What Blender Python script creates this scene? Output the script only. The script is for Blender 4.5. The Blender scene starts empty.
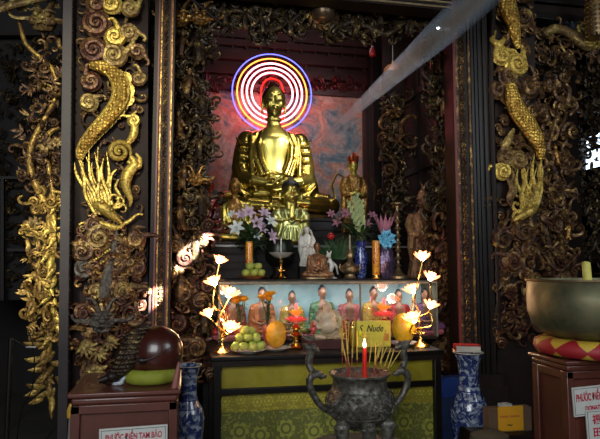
import bpy, math, random
from mathutils import Vector as V, Matrix, noise
PI = math.pi; R = math.radians
sc = bpy.context.scene; col = sc.collection
# ---------------------------------------------------------------- camera
F = 560.0; CAMZ = 1.5
YAW = R(-11.2); PITCH = math.atan(47.5 / F)
MC = Matrix.Rotation(YAW, 3, 'Z') @ Matrix.Rotation(PI/2 + PITCH, 3, 'X')
CP = V((0, 0, CAMZ))
cd = bpy.data.cameras.new('camera'); cam = bpy.data.objects.new('camera', cd); col.objects.link(cam)
cd.sensor_width = 36; cd.lens = F / 600 * 36; cd.clip_start = .05
cam.location = CP; cam.rotation_euler = (PI/2 + PITCH, 0, YAW); sc.camera = cam
def P(px, py, Y):
    d = MC @ V(((px - 300) / F, (219.5 - py) / F, -1))
    return CP + d * (Y / d.y)
def S(px, Y): return abs(P(px + .5, 267, Y).x - P(px - .5, 267, Y).x)
X, Yv, Z, N = V((1,0,0)), V((0,1,0)), V((0,0,1)), V((0,-1,0))
# ---------------------------------------------------------------- mesh builder
class MB:
    def __init__(s): s.v = []; s.f = []
    def add(s, vs, fs):
        b = len(s.v); s.v += [V(p) for p in vs]; s.f += [tuple(i + b for i in f) for f in fs]; return s
    def box(s, c, sz, rot=None):
        c = V(c); h = V(sz) / 2; vs = []
        for i in (-1, 1):
            for j in (-1, 1):
                for k in (-1, 1):
                    p = V((i*h.x, j*h.y, k*h.z))
                    vs.append(c + (rot @ p if rot else p))
        return s.add(vs, [(0,1,3,2),(4,6,7,5),(0,4,5,1),(2,3,7,6),(0,2,6,4),(1,5,7,3)])
    def bb(s, a, b):
        a = V(a); b = V(b); return s.box((a+b)/2, (abs(b.x-a.x), abs(b.y-a.y), abs(b.z-a.z)))
    def bar(s, p0, p1, w, d, up=None):
        p0 = V(p0); p1 = V(p1); t = (p1-p0).normalized(); u = V(up) if up else (N if abs(t.y) < .9 else Z)
        sd = t.cross(u).normalized(); u = sd.cross(t)
        vs = []
        for p in (p0, p1):
            for a, b in ((-1,-1),(1,-1),(1,1),(-1,1)): vs.append(p + sd*a*w/2 + u*b*d/2)
        return s.add(vs, [(3,2,1,0),(4,5,6,7),(0,1,5,4),(1,2,6,5),(2,3,7,6),(3,0,4,7)])
    def sph(s, c, r, seg=12, rings=8, rot=None):
        c = V(c); r = V((r,r,r)) if isinstance(r, (int, float)) else V(r)
        vs = []; fs = []
        def q(p): p = V((p[0]*r.x, p[1]*r.y, p[2]*r.z)); return c + (rot @ p if rot else p)
        vs.append(q((0,0,1)))
        for i in range(1, rings):
            a = PI*i/rings
            for j in range(seg):
                b = 2*PI*j/seg; vs.append(q((math.sin(a)*math.cos(b), math.sin(a)*math.sin(b), math.cos(a))))
        vs.append(q((0,0,-1))); L = len(vs)-1
        for j in range(seg):
            fs.append((0, 1+j, 1+(j+1)%seg)); b = 1+(rings-2)*seg; fs.append((L, b+(j+1)%seg, b+j))
        for i in range(rings-2):
            for j in range(seg):
                a = 1+i*seg+j; b = 1+i*seg+(j+1)%seg; fs.append((a, a+seg, b+seg, b))
        return s.add(vs, fs)
    def tube(s, pts, rad, seg=8, flat=1.0, nrm=None, caps=True):
        pts = [V(p) for p in pts]; n = len(pts)
        if isinstance(rad, (int, float)): rad = [rad]*n
        T = []
        for i in range(n):
            d = pts[min(i+1, n-1)] - pts[max(i-1, 0)]
            T.append(d.normalized() if d.length > 1e-9 else (T[-1] if T else Z))
        if nrm is None:
            u = Z if abs(T[0].z) < .9 else X
            u = (u - T[0]*u.dot(T[0])).normalized()
        vs = []; fs = []
        for i in range(n):
            if nrm is not None:
                u = V(nrm); u = u - T[i]*u.dot(T[i])
                u = u.normalized() if u.length > 1e-6 else X
            else:
                u = u - T[i]*u.dot(T[i]); u = u.normalized() if u.length > 1e-6 else X
            w = T[i].cross(u)
            for j in range(seg):
                a = 2*PI*j/seg; vs.append(pts[i] + w*(rad[i]*math.cos(a)) + u*(rad[i]*flat*math.sin(a)))
        for i in range(n-1):
            for j in range(seg):
                a = i*seg+j; b = i*seg+(j+1)%seg; fs.append((a, b, b+seg, a+seg))
        if caps: fs.append(tuple(range(seg))[::-1]); fs.append(tuple((n-1)*seg+j for j in range(seg)))
        return s.add(vs, fs)
    def lathe(s, c, prof, seg=24, sx=1, sy=1, fl=None, caps=True):
        c = V(c); vs = []; fs = []; n = len(prof)
        for (r, z) in prof:
            for j in range(seg):
                a = 2*PI*j/seg; k = 1 + (fl(a, z) if fl else 0)
                vs.append(c + V((r*k*sx*math.cos(a), r*k*sy*math.sin(a), z)))
        for i in range(n-1):
            for j in range(seg):
                a = i*seg+j; b = i*seg+(j+1)%seg; fs.append((a, b, b+seg, a+seg))
        if caps: fs.append(tuple(range(seg))[::-1]); fs.append(tuple((n-1)*seg+j for j in range(seg)))
        return s.add(vs, fs)
    def petal(s, base, d, nrm, L, w, curl=.5, cup=.3, n=6, thick=.0):
        """a pointed petal or leaf, arching away along nrm"""
        base = V(base); d = V(d).normalized(); nrm = V(nrm); nrm = (nrm - d*nrm.dot(d)).normalized(); sd = d.cross(nrm)
        vs = []; fs = []; p = base.copy(); ang = 0; hw = []
        for i in range(n+1):
            t = i/n; dd = d*math.cos(ang) + nrm*math.sin(ang); nn = nrm*math.cos(ang) - d*math.sin(ang)
            ww = w*(math.sin(PI*min(1, .12+t*.88))**.8)*.5 if t < 1 else w*.01
            for q in (-1, 0, 1): vs.append(p + sd*ww*q + nn*(abs(q)*ww*cup))
            p = p + dd*L/n; ang += curl/n
        m = len(vs)
        for i in range(n):
            a = i*3
            fs += [(a, a+1, a+4, a+3), (a+1, a+2, a+5, a+4)]
        return s.add(vs, fs)
    def grid(s, fn, nu, nv):
        vs = [fn(i/nu, j/nv) for j in range(nv+1) for i in range(nu+1)]
        fs = [(j*(nu+1)+i, j*(nu+1)+i+1, (j+1)*(nu+1)+i+1, (j+1)*(nu+1)+i) for j in range(nv) for i in range(nu)]
        return s.add(vs, fs)
    # ---- relief carving elements, lying in the x-z plane and rising towards -y
    def volute(s, c, r, turns=1.6, a0=0, hand=1, rise=.35, seg=6, n=None, k=1.0, bead=True):
        c = V(c); n = n or int(12*turns)+2; pts = []; rad = []
        for i in range(n+1):
            t = i/n; th = a0 + hand*turns*2*PI*t; rr = r*(1 - t*.86)
            pts.append(c + X*rr*math.cos(th) + Z*rr*math.sin(th) + N*rise*r*t); rad.append(k*r/(turns*2.1)*(1-.45*t)*min(1, .35+t*6))
        s.tube(pts, rad, seg, 1.0, N)
        if bead: s.sph(c + N*r*(rise+.1), r*.16, 8, 5)
        return s
    def tendril(s, p, h, L, k0, k1, r0, r1, n=14, seg=5, flat=.8, rise=0, bulb=True):
        p = V(p); pts = [p]; rad = [r0*.6]; d = L/n
        for i in range(n):
            t = i/n; h += (k0 + (k1-k0)*t*t)*d; p = p + (X*math.cos(h) + Z*math.sin(h))*d + N*rise*d
            pts.append(p); rad.append(r0 + (r1-r0)*t)
        s.tube(pts, rad, seg, flat, N)
        if bulb: s.sph(p, r1*1.7, 6, 4)
        return p, h
    def rleaf(s, p, h, L, w, bend=.6, flat=.35, n=6, seg=5, lift=.0):
        p = V(p); pts = []; rad = []
        for i in range(n+1):
            t = i/n; pts.append(p.copy()); rad.append(w*max(.06, math.sin(PI*(.08+.9*t))))
            h += bend/n; p = p + (X*math.cos(h)+Z*math.sin(h))*L/n + N*lift*L/n
        return s.tube(pts, rad, seg, flat, N)
    def build(s, name, mat, parent=None, smooth=45, loc=None, bevel=0, mesh=None):
        if mesh is None:
            o0 = wloc(parent) if parent else V(loc or (0,0,0))
            me = bpy.data.meshes.new(name); me.from_pydata([tuple(p-o0) for p in s.v], [], s.f); me.update()
        else: me = mesh
        if smooth is not None and len(me.polygons):
            me.shade_smooth(); me.set_sharp_from_angle(angle=R(smooth))
        o = bpy.data.objects.new(name, me); col.objects.link(o)
        me.materials.clear(); me.materials.append(mat)
        if parent: o.parent = parent
        elif loc is not None: o.location = V(loc)
        if bevel:
            m = o.modifiers.new('bevel', 'BEVEL'); m.width = bevel; m.segments = 2; m.limit_method = 'ANGLE'
        return o
    def sculpt(s, name, mat, parent=None, voxel=.01, it=3, loc=None, smooth=180, noiseamp=0, nsc=10):
        """merge everything in this builder into one continuous skin"""
        o0 = wloc(parent) if parent else V(loc or (0,0,0))
        me = bpy.data.meshes.new('t'); me.from_pydata([tuple(p-o0) for p in s.v], [], s.f)
        t = bpy.data.objects.new('t', me); col.objects.link(t)
        m = t.modifiers.new('r', 'REMESH'); m.mode = 'VOXEL'; m.voxel_size = voxel
        if it: m2 = t.modifiers.new('s', 'SMOOTH'); m2.iterations = it; m2.factor = .5
        dg = bpy.context.evaluated_depsgraph_get(); dg.update()
        nm = bpy.data.meshes.new_from_object(t.evaluated_get(dg)); nm.name = name
        bpy.data.objects.remove(t)
        return MB().build(name, mat, parent, smooth, loc, mesh=nm)
def wloc(o):
    p = V((0,0,0))
    while o: p = p + o.location; o = o.parent
    return p
def tag(o, label=None, cat=None, group=None, kind=None):
    if label: o['label'] = label
    if cat: o['category'] = cat
    if group: o['group'] = group
    if kind: o['kind'] = kind
    return o
def thing(name, loc, label, cat, group=None):
    o = bpy.data.objects.new(name, None); col.objects.link(o); o.location = V(loc); o.empty_display_size = .05
    return tag(o, label, cat, group)
def dup(o, loc=None, rot=None, scale=None, label=None, parent=None):
    c = o.copy(); col.objects.link(c); c.parent = parent
    if loc is not None: c.location = V(loc)
    if rot is not None: c.rotation_euler = rot
    if scale is not None: c.scale = (scale,)*3
    if label: c['label'] = label
    for ch in o.children: dup(ch, parent=c)
    return c
def struct(o): o['kind'] = 'structure'; return o
# ---------------------------------------------------------------- materials
def C(h, a=1):
    h = h.lstrip('#'); c = [int(h[i:i+2], 16)/255 for i in (0, 2, 4)]
    return tuple(x/12.92 if x <= .04045 else ((x+.055)/1.055)**2.4 for x in c) + (a,)
class NT:
    def __init__(s, name):
        s.m = bpy.data.materials.new(name); s.m.use_nodes = True; s.t = s.m.node_tree; s.b = s.t.nodes['Principled BSDF']
        s.out = s.t.nodes['Material Output']
    def n(s, typ, ins=None, **kw):
        x = s.t.nodes.new(typ)
        for k, v in kw.items(): setattr(x, k, v)
        for k, v in (ins or {}).items():
            if hasattr(v, 'is_output') or isinstance(v, bpy.types.NodeSocket): s.t.links.new(v, x.inputs[k])
            else: x.inputs[k].default_value = v
        return x
    def set(s, k, v):
        if isinstance(v, bpy.types.NodeSocket): s.t.links.new(v, s.b.inputs[k])
        else: s.b.inputs[k].default_value = v
    def obj(s): return s.n('ShaderNodeTexCoord').outputs['Object']
    def ramp(s, fac, stops, interp='LINEAR'):
        r = s.n('ShaderNodeValToRGB', {'Fac': fac}); r.color_ramp.interpolation = interp
        e = r.color_ramp.elements
        while len(e) < len(stops): e.new(.5)
        for q, (p, c) in zip(e, stops): q.position = p; q.color = c if len(c) == 4 else C(c)
        return r.outputs['Color']
    def noise(s, vec, scale, detail=3, rough=.55, dist=0):
        return s.n('ShaderNodeTexNoise', {'Vector': vec, 'Scale': scale, 'Detail': detail, 'Roughness': rough, 'Distortion': dist})
    def bump(s, h, st=.3, d=.01):
        s.set('Normal', s.n('ShaderNodeBump', {'Height': h, 'Strength': st, 'Distance': d}).outputs['Normal'])
    def math(s, op, a, b=0.0):
        x = s.n('ShaderNodeMath', operation=op)
        for i, v in ((0, a), (1, b)):
            if isinstance(v, bpy.types.NodeSocket): s.t.links.new(v, x.inputs[i])
            else: x.inputs[i].default_value = v
        return x.outputs[0]
    def mix(s, f, a, b):
        x = s.n('ShaderNodeMix', data_type='RGBA')
        for i, v in ((0, f), (6, a), (7, b)):
            if isinstance(v, bpy.types.NodeSocket): s.t.links.new(v, x.inputs[i])
            else: x.inputs[i].default_value = v
        return x.outputs[2]
def simple(name, c, rough=.5, metal=0, var=.25, sc_=12, bump=.1, spec=.5, emit=None, es=0, coat=0):
    m = NT(name); o = m.obj(); nz = m.noise(o, sc_, 4)
    c = C(c) if isinstance(c, str) else c
    lo = tuple(x*(1-var) for x in c[:3]) + (1,); hi = tuple(min(1, x*(1+var)) for x in c[:3]) + (1,)
    m.set('Base Color', m.ramp(nz.outputs['Fac'], [(.3, lo), (.7, hi)])); m.set('Roughness', rough); m.set('Metallic', metal)
    m.set('Specular IOR Level', spec); m.set('Coat Weight', coat)
    if bump: m.bump(nz.outputs['Fac'], bump, .01)
    if emit: m.set('Emission Color', C(emit) if isinstance(emit, str) else emit); m.set('Emission Strength', es)
    return m.m
def gilt(name, stops, scale=9, metal=.6, rough=.38, dirt=60, scales=0, bump=.35):
    """worn gilding and paint over carved wood: patches of several colours"""
    m = NT(name); o = m.obj(); n1 = m.noise(o, scale, 5, .65, .6); n2 = m.noise(o, dirt, 3)
    c = m.ramp(n1.outputs['Fac'], stops)
    d = m.ramp(n2.outputs['Fac'], [(.35, (.35,.3,.26,1)), (.6, (1,1,1,1))])
    x = m.n('ShaderNodeMix', {6: c, 7: d, 0: 1.0}, data_type='RGBA', blend_type='MULTIPLY')
    m.set('Base Color', x.outputs[2]); m.set('Metallic', metal); m.set('Specular IOR Level', .3)
    m.set('Roughness', m.ramp(n2.outputs['Fac'], [(.3, (rough+.25,)*3+(1,)), (.7, (rough,)*3+(1,))]))
    h = n2.outputs['Fac']
    if scales:
        v = m.n('ShaderNodeTexVoronoi', {'Vector': o, 'Scale': scales, 'Randomness': .35}, feature='F1')
        h = m.math('SUBTRACT', 1.0, v.outputs['Distance'])
        m.bump(h, .9, .02)
    else: m.bump(h, bump, .008)
    return m.m
def glassy(name, tint=(1,1,1,1), gloss=.12, rough=.03):
    m = NT(name); t = m.n('ShaderNodeBsdfTransparent', {'Color': tint}); g = m.n('ShaderNodeBsdfGlossy', {'Color': (1,1,1,1), 'Roughness': rough})
    f = m.n('ShaderNodeFresnel', {'IOR': 1.45}); k = m.math('ADD', f.outputs[0], gloss*.3)
    x = m.n('ShaderNodeMixShader', {0: k, 1: t.outputs[0], 2: g.outputs[0]}); m.t.links.new(x.outputs[0], m.out.inputs['Surface'])
    return m.m
def emis(name, c, s):
    m = NT(name); m.set('Base Color', C(c)); m.set('Emission Color', C(c)); m.set('Emission Strength', s); return m.m
M = {}
M['dark'] = simple('dark_lacquered_wood', '#1a110d', .5, 0, .35, 14, .1, spec=.22)
M['black'] = simple('black_lacquer', '#120e0c', .38, 0, .3, 10, .05, spec=.3)
M['panelwood'] = simple('brown_black_panel_wood', '#1e110d', .6, 0, .35, 9, .1, spec=.15)
M['redwood'] = simple('dark_red_timber', '#2c100e', .4, 0, .35, 9, .1, spec=.4)
M['cabinet'] = simple('reddish_brown_cabinet_wood', '#4a241b', .38, 0, .22, 7, .05, coat=.2)
M['gold'] = simple('polished_gold_leaf', (.50,.42,.10,1), .34, .95, .18, 8, .06)
M['goldrobe'] = simple('gilded_robe', (.36,.26,.05,1), .27, .95, .3, 10, .1)
M['goldpale'] = simple('pale_green_gold', (.55,.55,.2,1), .34, .9, .15, 8, .06)
M['antique'] = gilt('antique_brown_gold', [(.3,(.10,.05,.02,1)),(.5,(.32,.17,.05,1)),(.7,(.6,.38,.1,1))], 14, .8, .33)
M['hair'] = simple('dark_blue_black_hair', (.02,.02,.025,1), .4, .2, .3, 80, .4)
M['brass'] = simple('polished_brass', (.72,.47,.13,1), .22, 1, .15, 12, .04)
M['dullbrass'] = simple('tarnished_brass', (.30,.22,.12,1), .42, .9, .3, 12, .1)
M['gilt_bright'] = gilt('bright_gilded_carving', [(.3,(.16,.10,.03,1)),(.42,(.5,.36,.08,1)),(.7,(.78,.58,.14,1))], 7, .6, .36)
M['gilt_scale'] = gilt('gilded_dragon_scales', [(.3,(.22,.11,.03,1)),(.45,(.55,.34,.07,1)),(.7,(.80,.56,.12,1))], 6, .65, .36, scales=40)
M['gilt_cloud'] = gilt('faded_gilt_cloud', [(.32,(.07,.035,.018,1)),(.5,(.2,.125,.045,1)),(.68,(.55,.43,.13,1))], 6, .4, .42)
M['gilt_brown'] = gilt('brown_carving_with_gold', [(.3,(.022,.012,.008,1)),(.48,(.085,.042,.02,1)),(.58,(.19,.11,.04,1)),(.7,(.6,.4,.12,1))], 13, .45, .32)
M['gilt_dark'] = gilt('dark_carving_with_dull_gold', [(.3,(.012,.008,.006,1)),(.5,(.042,.026,.015,1)),(.6,(.12,.085,.032,1)),(.7,(.6,.42,.15,1))], 18, .45, .3)
M['gilt_red'] = gilt('red_brown_carving', [(.3,(.022,.010,.007,1)),(.47,(.085,.03,.017,1)),(.57,(.14,.075,.03,1)),(.7,(.5,.3,.09,1))], 11, .4, .34)
M['greyblue'] = gilt('grey_blue_painted_carving', [(.3,(.03,.027,.025,1)),(.5,(.075,.068,.06,1)),(.7,(.15,.135,.12,1))], 12, .1, .5)
# ================================================================ the setting
rnd = random.Random(7)
m = NT('worn_floor_tiles'); o_ = m.obj(); br = m.n('ShaderNodeTexBrick', {'Vector': o_, 'Scale': 1.0, 'Color1': C('#45423f'), 'Color2': C('#4d4945'), 'Mortar': C('#15120f'), 'Mortar Size': .006, 'Brick Width': .4, 'Row Height': .4}, offset=0)
m.set('Base Color', br.outputs['Color']); m.set('Roughness', .45); M['floor'] = m.m
M['plaster'] = simple('dark_plaster', '#17120f', .9, 0, .3, 3, .1, spec=.1)  # plain dark brown plaster for the room shell
M['timberwall'] = simple('dark_timber_wall', '#120b09', .8, 0, .4, 6, .1)
struct(MB().bb((-4.5,-3,-.1),(5,7.6,0)).build('floor', M['floor'], loc=(0,0,0)))
struct(MB().bb((-4.5,-3,5),(5,7.6,5.1)).build('ceiling', M['plaster']))
struct(MB().bb((-4.5,7.4,0),(5,7.6,5)).build('wall_back', M['timberwall']))
struct(MB().bb((-4.6,-3,0),(-4.5,7.6,5)).build('wall_left', M['plaster']))
struct(MB().bb((-4.5,-3.1,0),(5,-3,5)).build('wall_front', M['plaster']))
# right wall with a window opening that lets the daylight in
wm = MB()
wp0, wp1 = (5.0, 6.0)
wz0, wz1 = 2.75, 3.2
wy0, wy1 = 5.95, 6.55
wm.bb((5,-3,0),(5.1,wy0,5)); wm.bb((5,wy1,0),(5.1,7.6,5)); wm.bb((5,wy0,0),(5.1,wy1,wz0)); wm.bb((5,wy0,wz1),(5.1,wy1,5))
struct(wm.build('wall_right', M['plaster']))
# portal frame ----------------------------------------------------
YF = 4.0
def xat(px, Y): return P(px, 267, Y).x
fr = thing('altar_frame', (xat(310,YF), YF, 0), 'dark timber portal frame with thin gold mouldings around the altar niche', 'frame')
zt = P(300, -30, YF).z
for side, (a, b) in (('l', (149, 171)), ('r', (457, 494))):
    x0, x1 = xat(a, YF), xat(b, YF); w = x1-x0
    j = MB().bb((x0, YF, 0), (x1, YF+.16, zt)).build('jamb', M['dark'], fr, 30, bevel=.004)
    g = MB(); rd = MB(); dk = MB(); fg = MB()
    if side == 'l': inner, outer = [.86], [.36]; fx = (.44, .70); reds = (.24, .80)
    else: inner, outer = [.10], [.44]; fx = (.16, .34); reds = (.05,)
    for u in inner+outer: g.bb((x0+w*(u-.03), YF-.012, .3), (x0+w*(u+.03), YF, zt))
    for u in reds: rd.bb((x0+w*(u-.04), YF-.01, .3), (x0+w*(u+.04), YF, zt))
    if side == 'r':
        for u in (.52, .62, .72, .86): dk.bb((x0+w*(u-.035), YF-.016, .3), (x0+w*(u+.035), YF, zt))
        dk.build('dark_moulding', M['black'], j)
    # running fretwork of small carved leaves
    z = .9; k = 0
    fc = x0+w*(fx[0]+fx[1])/2; hw = w*(fx[1]-fx[0])/2
    while z < zt:
        fg.volute((fc, YF-.008, z), hw*.8, 1.1, PI*k, 1 if k % 2 else -1, .3, 4, 8, k=.8, bead=False); z += hw*1.5; k += 1
        fg.rleaf((fc-hw*.8, YF-.008, z-hw*.7), R(50 if k % 2 else 130), hw*1.6, hw*.28, .6, .5, 4, 4)
    g.build('gold_bead_moulding', M['gilt_brown'] if side == 'r' else M['antique'], j)
    rd.build('red_moulding', simple('worn_red_paint', '#5a1a12', .5), j)
    fg.build('leaf_fretwork', M['gilt_brown'], j)
xl, xr = xat(149, YF), xat(494, YF)
zl = P(300, -4, YF).z
MB().bb((xl, YF, zl), (xr, YF+.16, zt)).build('lintel', M['dark'], fr, 30)
lm = MB()
for z in (zl+.01, zl+.05): lm.bb((xat(171,YF), YF-.014, z), (xat(457,YF), YF, z+.014))
lm.build('lintel_moulding', M['dullbrass'], fr)
# right jamb stands on a stepped plinth
pb = P(478, 374, YF)
MB().bb((xat(448,YF), YF-.05, 0), (xat(497,YF), YF+.18, pb.z)).bb((xat(444,YF), YF-.07, 0), (xat(500,YF), YF+.2, pb.z-.08)).build('jamb_plinth', M['dark'], fr, 30)
# ================================================================ carving generators
def fill(mb, Y, inside, bbox, n, size, seed, dep=.03, seg=5, kinds=(.45,.3,.25), thick=1.0):
    """dense baroque foliage: curling tendrils, volutes and leaves scattered through a region of the panel"""
    r = random.Random(seed); x0, y0, x1, y1 = bbox; c = 0; tries = 0
    while c < n and tries < n*30:
        tries += 1
        px = r.uniform(x0, x1); py = r.uniform(y0, y1)
        if not inside(px, py): continue
        c += 1; s_ = S(px, Y); p = P(px, py, Y) + N*r.uniform(-.3, 1)*dep; q = r.random(); sz = size*s_*r.uniform(.6, 1.35)
        if q < kinds[0]:
            k = r.choice((-1, 1)); mb.tendril(p, r.uniform(0, 2*PI), sz*2.6, k*r.uniform(.1,.6)/sz, k*r.uniform(3.2,5.5)/sz, sz*.17*thick, sz*.09*thick, 11, seg, .9, r.uniform(-.1,.25))
        elif q < kinds[0]+kinds[1]:
            mb.volute(p, sz*.62, r.uniform(1.1,1.8), r.uniform(0, 6.3), r.choice((-1,1)), .4, seg)
        else:
            h = r.uniform(0, 6.3)
            for k in range(r.randint(2, 4)): mb.rleaf(p, h+k*.5-.6, sz*r.uniform(1,1.5), sz*.2, r.uniform(-1,1), .5, 5, seg, r.uniform(0,.3))
    return mb
def relief(mb, Y, bbox, inside, step=1.6, amp=.05, scale=1.0, seed=0, margin=True):
    """continuous carved ground of winding ridges and hollows"""
    x0, y0, x1, y1 = bbox; nx = int((x1-x0)/step)+1; ny = int((y1-y0)/step)+1; idx = {}; vs = []; fs = []; o = V((seed*7.3, seed*1.7, seed*3.1))
    for j in range(ny+1):
        for i in range(nx+1):
            a = x0+i*step; b = y0+j*step
            if not inside(a, b): continue
            q = V((a, b, 0))*(.075*scale)+o; wv = noise.noise_vector(q)*1.1; n = noise.noise(q*.8+wv); h = abs(math.sin(n*9.5))**.7; h = h*.75+.25*noise.noise(q*2.5+wv)
            idx[i, j] = len(vs); vs.append(P(a, b, Y) + N*(amp*h))
    for (i, j) in idx:
        if (i+1, j) in idx and (i, j+1) in idx and (i+1, j+1) in idx: fs.append((idx[i,j], idx[i,j+1], idx[i+1,j+1], idx[i+1,j]))
    n = len(vs); mb.add(vs + [p + Yv*(.03+amp*.5) for p in vs], fs + [tuple(q+n for q in f[::-1]) for f in fs]); return mb
def backing(Y, pts, thick=.04):
    """a flat board cut to an outline given by points (px, py)"""
    mb = MB(); n = len(pts); f = [P(a, b, Y) for a, b in pts]
    mb.add(f + [p + Yv*thick for p in f], [tuple(range(n)), tuple(range(2*n-1, n-1, -1))] + [(i, n+i, n+(i+1) % n, (i+1) % n) for i in range(n)])
    return mb
def smooth_path(pts, n=6):
    out = []
    for i in range(len(pts)-1):
        p0 = pts[max(i-1,0)]; p1 = pts[i]; p2 = pts[i+1]; p3 = pts[min(i+2, len(pts)-1)]
        for k in range(n):
            t = k/n; out.append(tuple(.5*((2*b)+(-a+c)*t+(2*a-5*b+4*c-d)*t*t+(-a+3*b-3*c+d)*t**3) for a, b, c, d in zip(p0, p1, p2, p3)))
    out.append(tuple(pts[-1])); return out
def serpent(mb, Y, pts, seg=12, flat=.75, rise=.02, n=6):
    """a carved body along (px, py, width_px) stations"""
    sp = smooth_path(pts, n); s_ = S(sp[0][0], Y)
    mb.tube([P(a, b, Y) + N*(w*s_*.35+rise) for a, b, w in sp], [w*s_/2 for a, b, w in sp], seg, flat, N); return sp
def figurine(mb, p, h, r):
    """small carved person: head with topknot, robe, arms"""
    p = V(p); lean = r.uniform(-.15,.15)*h
    mb.tube([p, p+V((lean*.3,-.02*h,h*.3)), p+V((lean,-.03*h,h*.62)), p+V((lean,-.03*h,h*.74))], [h*.15,h*.15,h*.15,h*.05], 8)
    mb.sph(p+V((lean,-.05*h,h*.86)), (h*.1,h*.11,h*.13), 8, 6); mb.sph(p+V((lean,-.02*h,h*1.0)), h*.055, 6, 4)
    for s_ in (-1, 1):
        e = p+V((lean+s_*h*.24,-.08*h,h*r.uniform(.35,.5)))
        mb.tube([p+V((lean+s_*h*.13,-.03*h,h*.62)), e, e+V((-s_*h*.12,-.1*h,h*r.uniform(-.05,.25)))], [h*.06,h*.055,h*.035], 6)
        mb.tube([p+V((s_*h*.08,0,.05*h)), p+V((s_*h*.12,-.06*h,-.12*h))], [h*.08,h*.05], 6)
def mask(mb, p, w):
    """snarling lion or dragon face"""
    p = V(p)
    mb.sph(p, (w*.42,w*.3,w*.36), 12, 8)
    for s_ in (-1,1):
        mb.sph(p+V((s_*w*.17,-w*.27,w*.12)), w*.1, 8, 6); mb.tube([p+V((s_*w*.05,-w*.3,w*.2)), p+V((s_*w*.2,-w*.32,w*.26)), p+V((s_*w*.38,-w*.2,w*.24))], [w*.05,w*.06,w*.02], 6)
        mb.tendril(p+V((s_*w*.3,-w*.1,0)), R(90-s_*80), w*.8, -s_*1/w, s_*7/w, w*.09, w*.04, 10, 5)
        mb.tendril(p+V((s_*w*.1,-w*.1,w*.3)), R(90-s_*35), w*.7, s_*1/w, -s_*8/w, w*.07, w*.03, 10, 5)
        mb.tube([p+V((s_*w*.14,-w*.3,-w*.16)), p+V((s_*w*.16,-w*.32,-w*.28))], [w*.04,w*.01], 5)
        mb.sph(p+V((s_*w*.3,-w*.16,-w*.08)), w*.12, 8, 6)
    mb.sph(p+V((0,-w*.32,0)), (w*.13,w*.1,w*.09), 8, 6)
    mb.tube([p+V((-w*.34,-w*.16,-w*.12)), p+V((-w*.15,-w*.3,-w*.18)), p+V((0,-w*.33,-w*.14)), p+V((w*.15,-w*.3,-w*.18)), p+V((w*.34,-w*.16,-w*.12))], w*.05, 6)
    mb.tube([p+V((-w*.25,-w*.12,-w*.28)), p+V((0,-w*.26,-w*.36)), p+V((w*.25,-w*.12,-w*.28))], w*.06, 6)
# ================================================================ left dragon panel
YD = 4.02
th = thing('dragon_carving', P(110, 267, YD)*1, 'tall carved panel with a bright gilded dragon descending among cloud scrolls, beside the left jamb', 'carving')
th.location.z = 0; th.location.y = YD
backing(YD+.03, [(71,-25),(148,-25),(148,420),(71,430)], .06).build('backboard', M['panelwood'], th, 30)
st = MB(); bd = MB()
st.bar(P(70,-25,YD-.03), P(64,470,YD-.03), S(68,YD)*9, .14)
st.build('post', simple('grey_brown_post', '#282123', .5, 0, .2, 10, spec=.3), th, 30)
bd.bar(P(72.5,-25,YD-.08), P(66.8,470,YD-.08), S(70,YD)*1.6, .02)
for k in range(75): bd.sph(P(72.5-k*.075, -10+k*5.9, YD-.09), S(70,YD)*1.9*(1 if k % 2 else .6), 6, 4)
bd.build('bead_strip', M['dark'], th)
sp = MB(); pts = serpent(sp, YD, [(92,66,11),(104,70,14),(115,77,16),(122,90,17),(120,104,16.5),(110,118,15.5),(98,131,14),(88,143,12),(82,152,9),(81,160,6)])
sp.build('dragon_body', M['gilt_scale'], th)
mb = MB(); mb.tube([P(a-w*.42, b-1, YD)+N*(w*S(a,YD)*.42+.025) for a, b, w in pts[3:]], [w*S(a,YD)*.13 for a, b, w in pts[3:]], 7)
mb.tube([P(a+w*.40, b+1, YD)+N*(w*S(a,YD)*.42+.02) for a, b, w in pts[3:]], [w*S(a,YD)*.12 for a, b, w in pts[3:]], 7); mb.build('belly_ridge', M['gilt_bright'], th)
mb = MB()
for i, (a, b, w) in enumerate(pts[4:-6:2]):
    s_ = S(a, YD); q = pts[4+i*2+1]; hx, hz = q[0]-a, -(q[1]-b); h = math.atan2(hz, hx)
    mb.rleaf(P(a, b, YD)+N*.03+(X*-math.sin(-h)*0), h+R(75), w*s_*.85, w*s_*.2, -.9, .5, 5, 5)
mb.rleaf(P(125,74,YD)+N*.04, R(-20), .09, .02, -1.2); mb.rleaf(P(130,84,YD)+N*.04, R(-60), .13, .028, -.9); mb.rleaf(P(133,96,YD)+N*.04, R(-80), .1, .024, -1)
mb.build('dorsal_fins', M['gilt_bright'], th)
def cloud(px, py, rpx, a0, hand, turns, mat, Y, par, tail=None, off=.03):
    rpx *= 1.22
    mb = MB(); s_ = S(px, Y); c = P(px, py, Y)+N*off
    mb.lathe((0,0,0), [(rpx*s_*.98,-.012),(rpx*s_*1.02,.0),(rpx*s_*.8,.012),(.002,.02)], 18)
    mb.v = [c + V((v.x, -v.z, v.y)) for v in mb.v]
    mb.volute(c+N*.006, rpx*s_*.9, turns, a0, hand, .28, 6)
    if tail:
        p, h = None, None
        mb.tendril(c+X*math.cos(a0)*rpx*s_*.8+Z*math.sin(a0)*rpx*s_*.8, a0-hand*PI/2, tail*s_, hand*2/(tail*s_), hand*(-9)/(tail*s_), rpx*s_*.32, rpx*s_*.12, 14, 6)
    return mb.build('cloud_scroll', mat, par)
gc, gb, gr_, gbr = M['gilt_cloud'], M['gilt_bright'], M['gilt_red'], M['gilt_brown']
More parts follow.
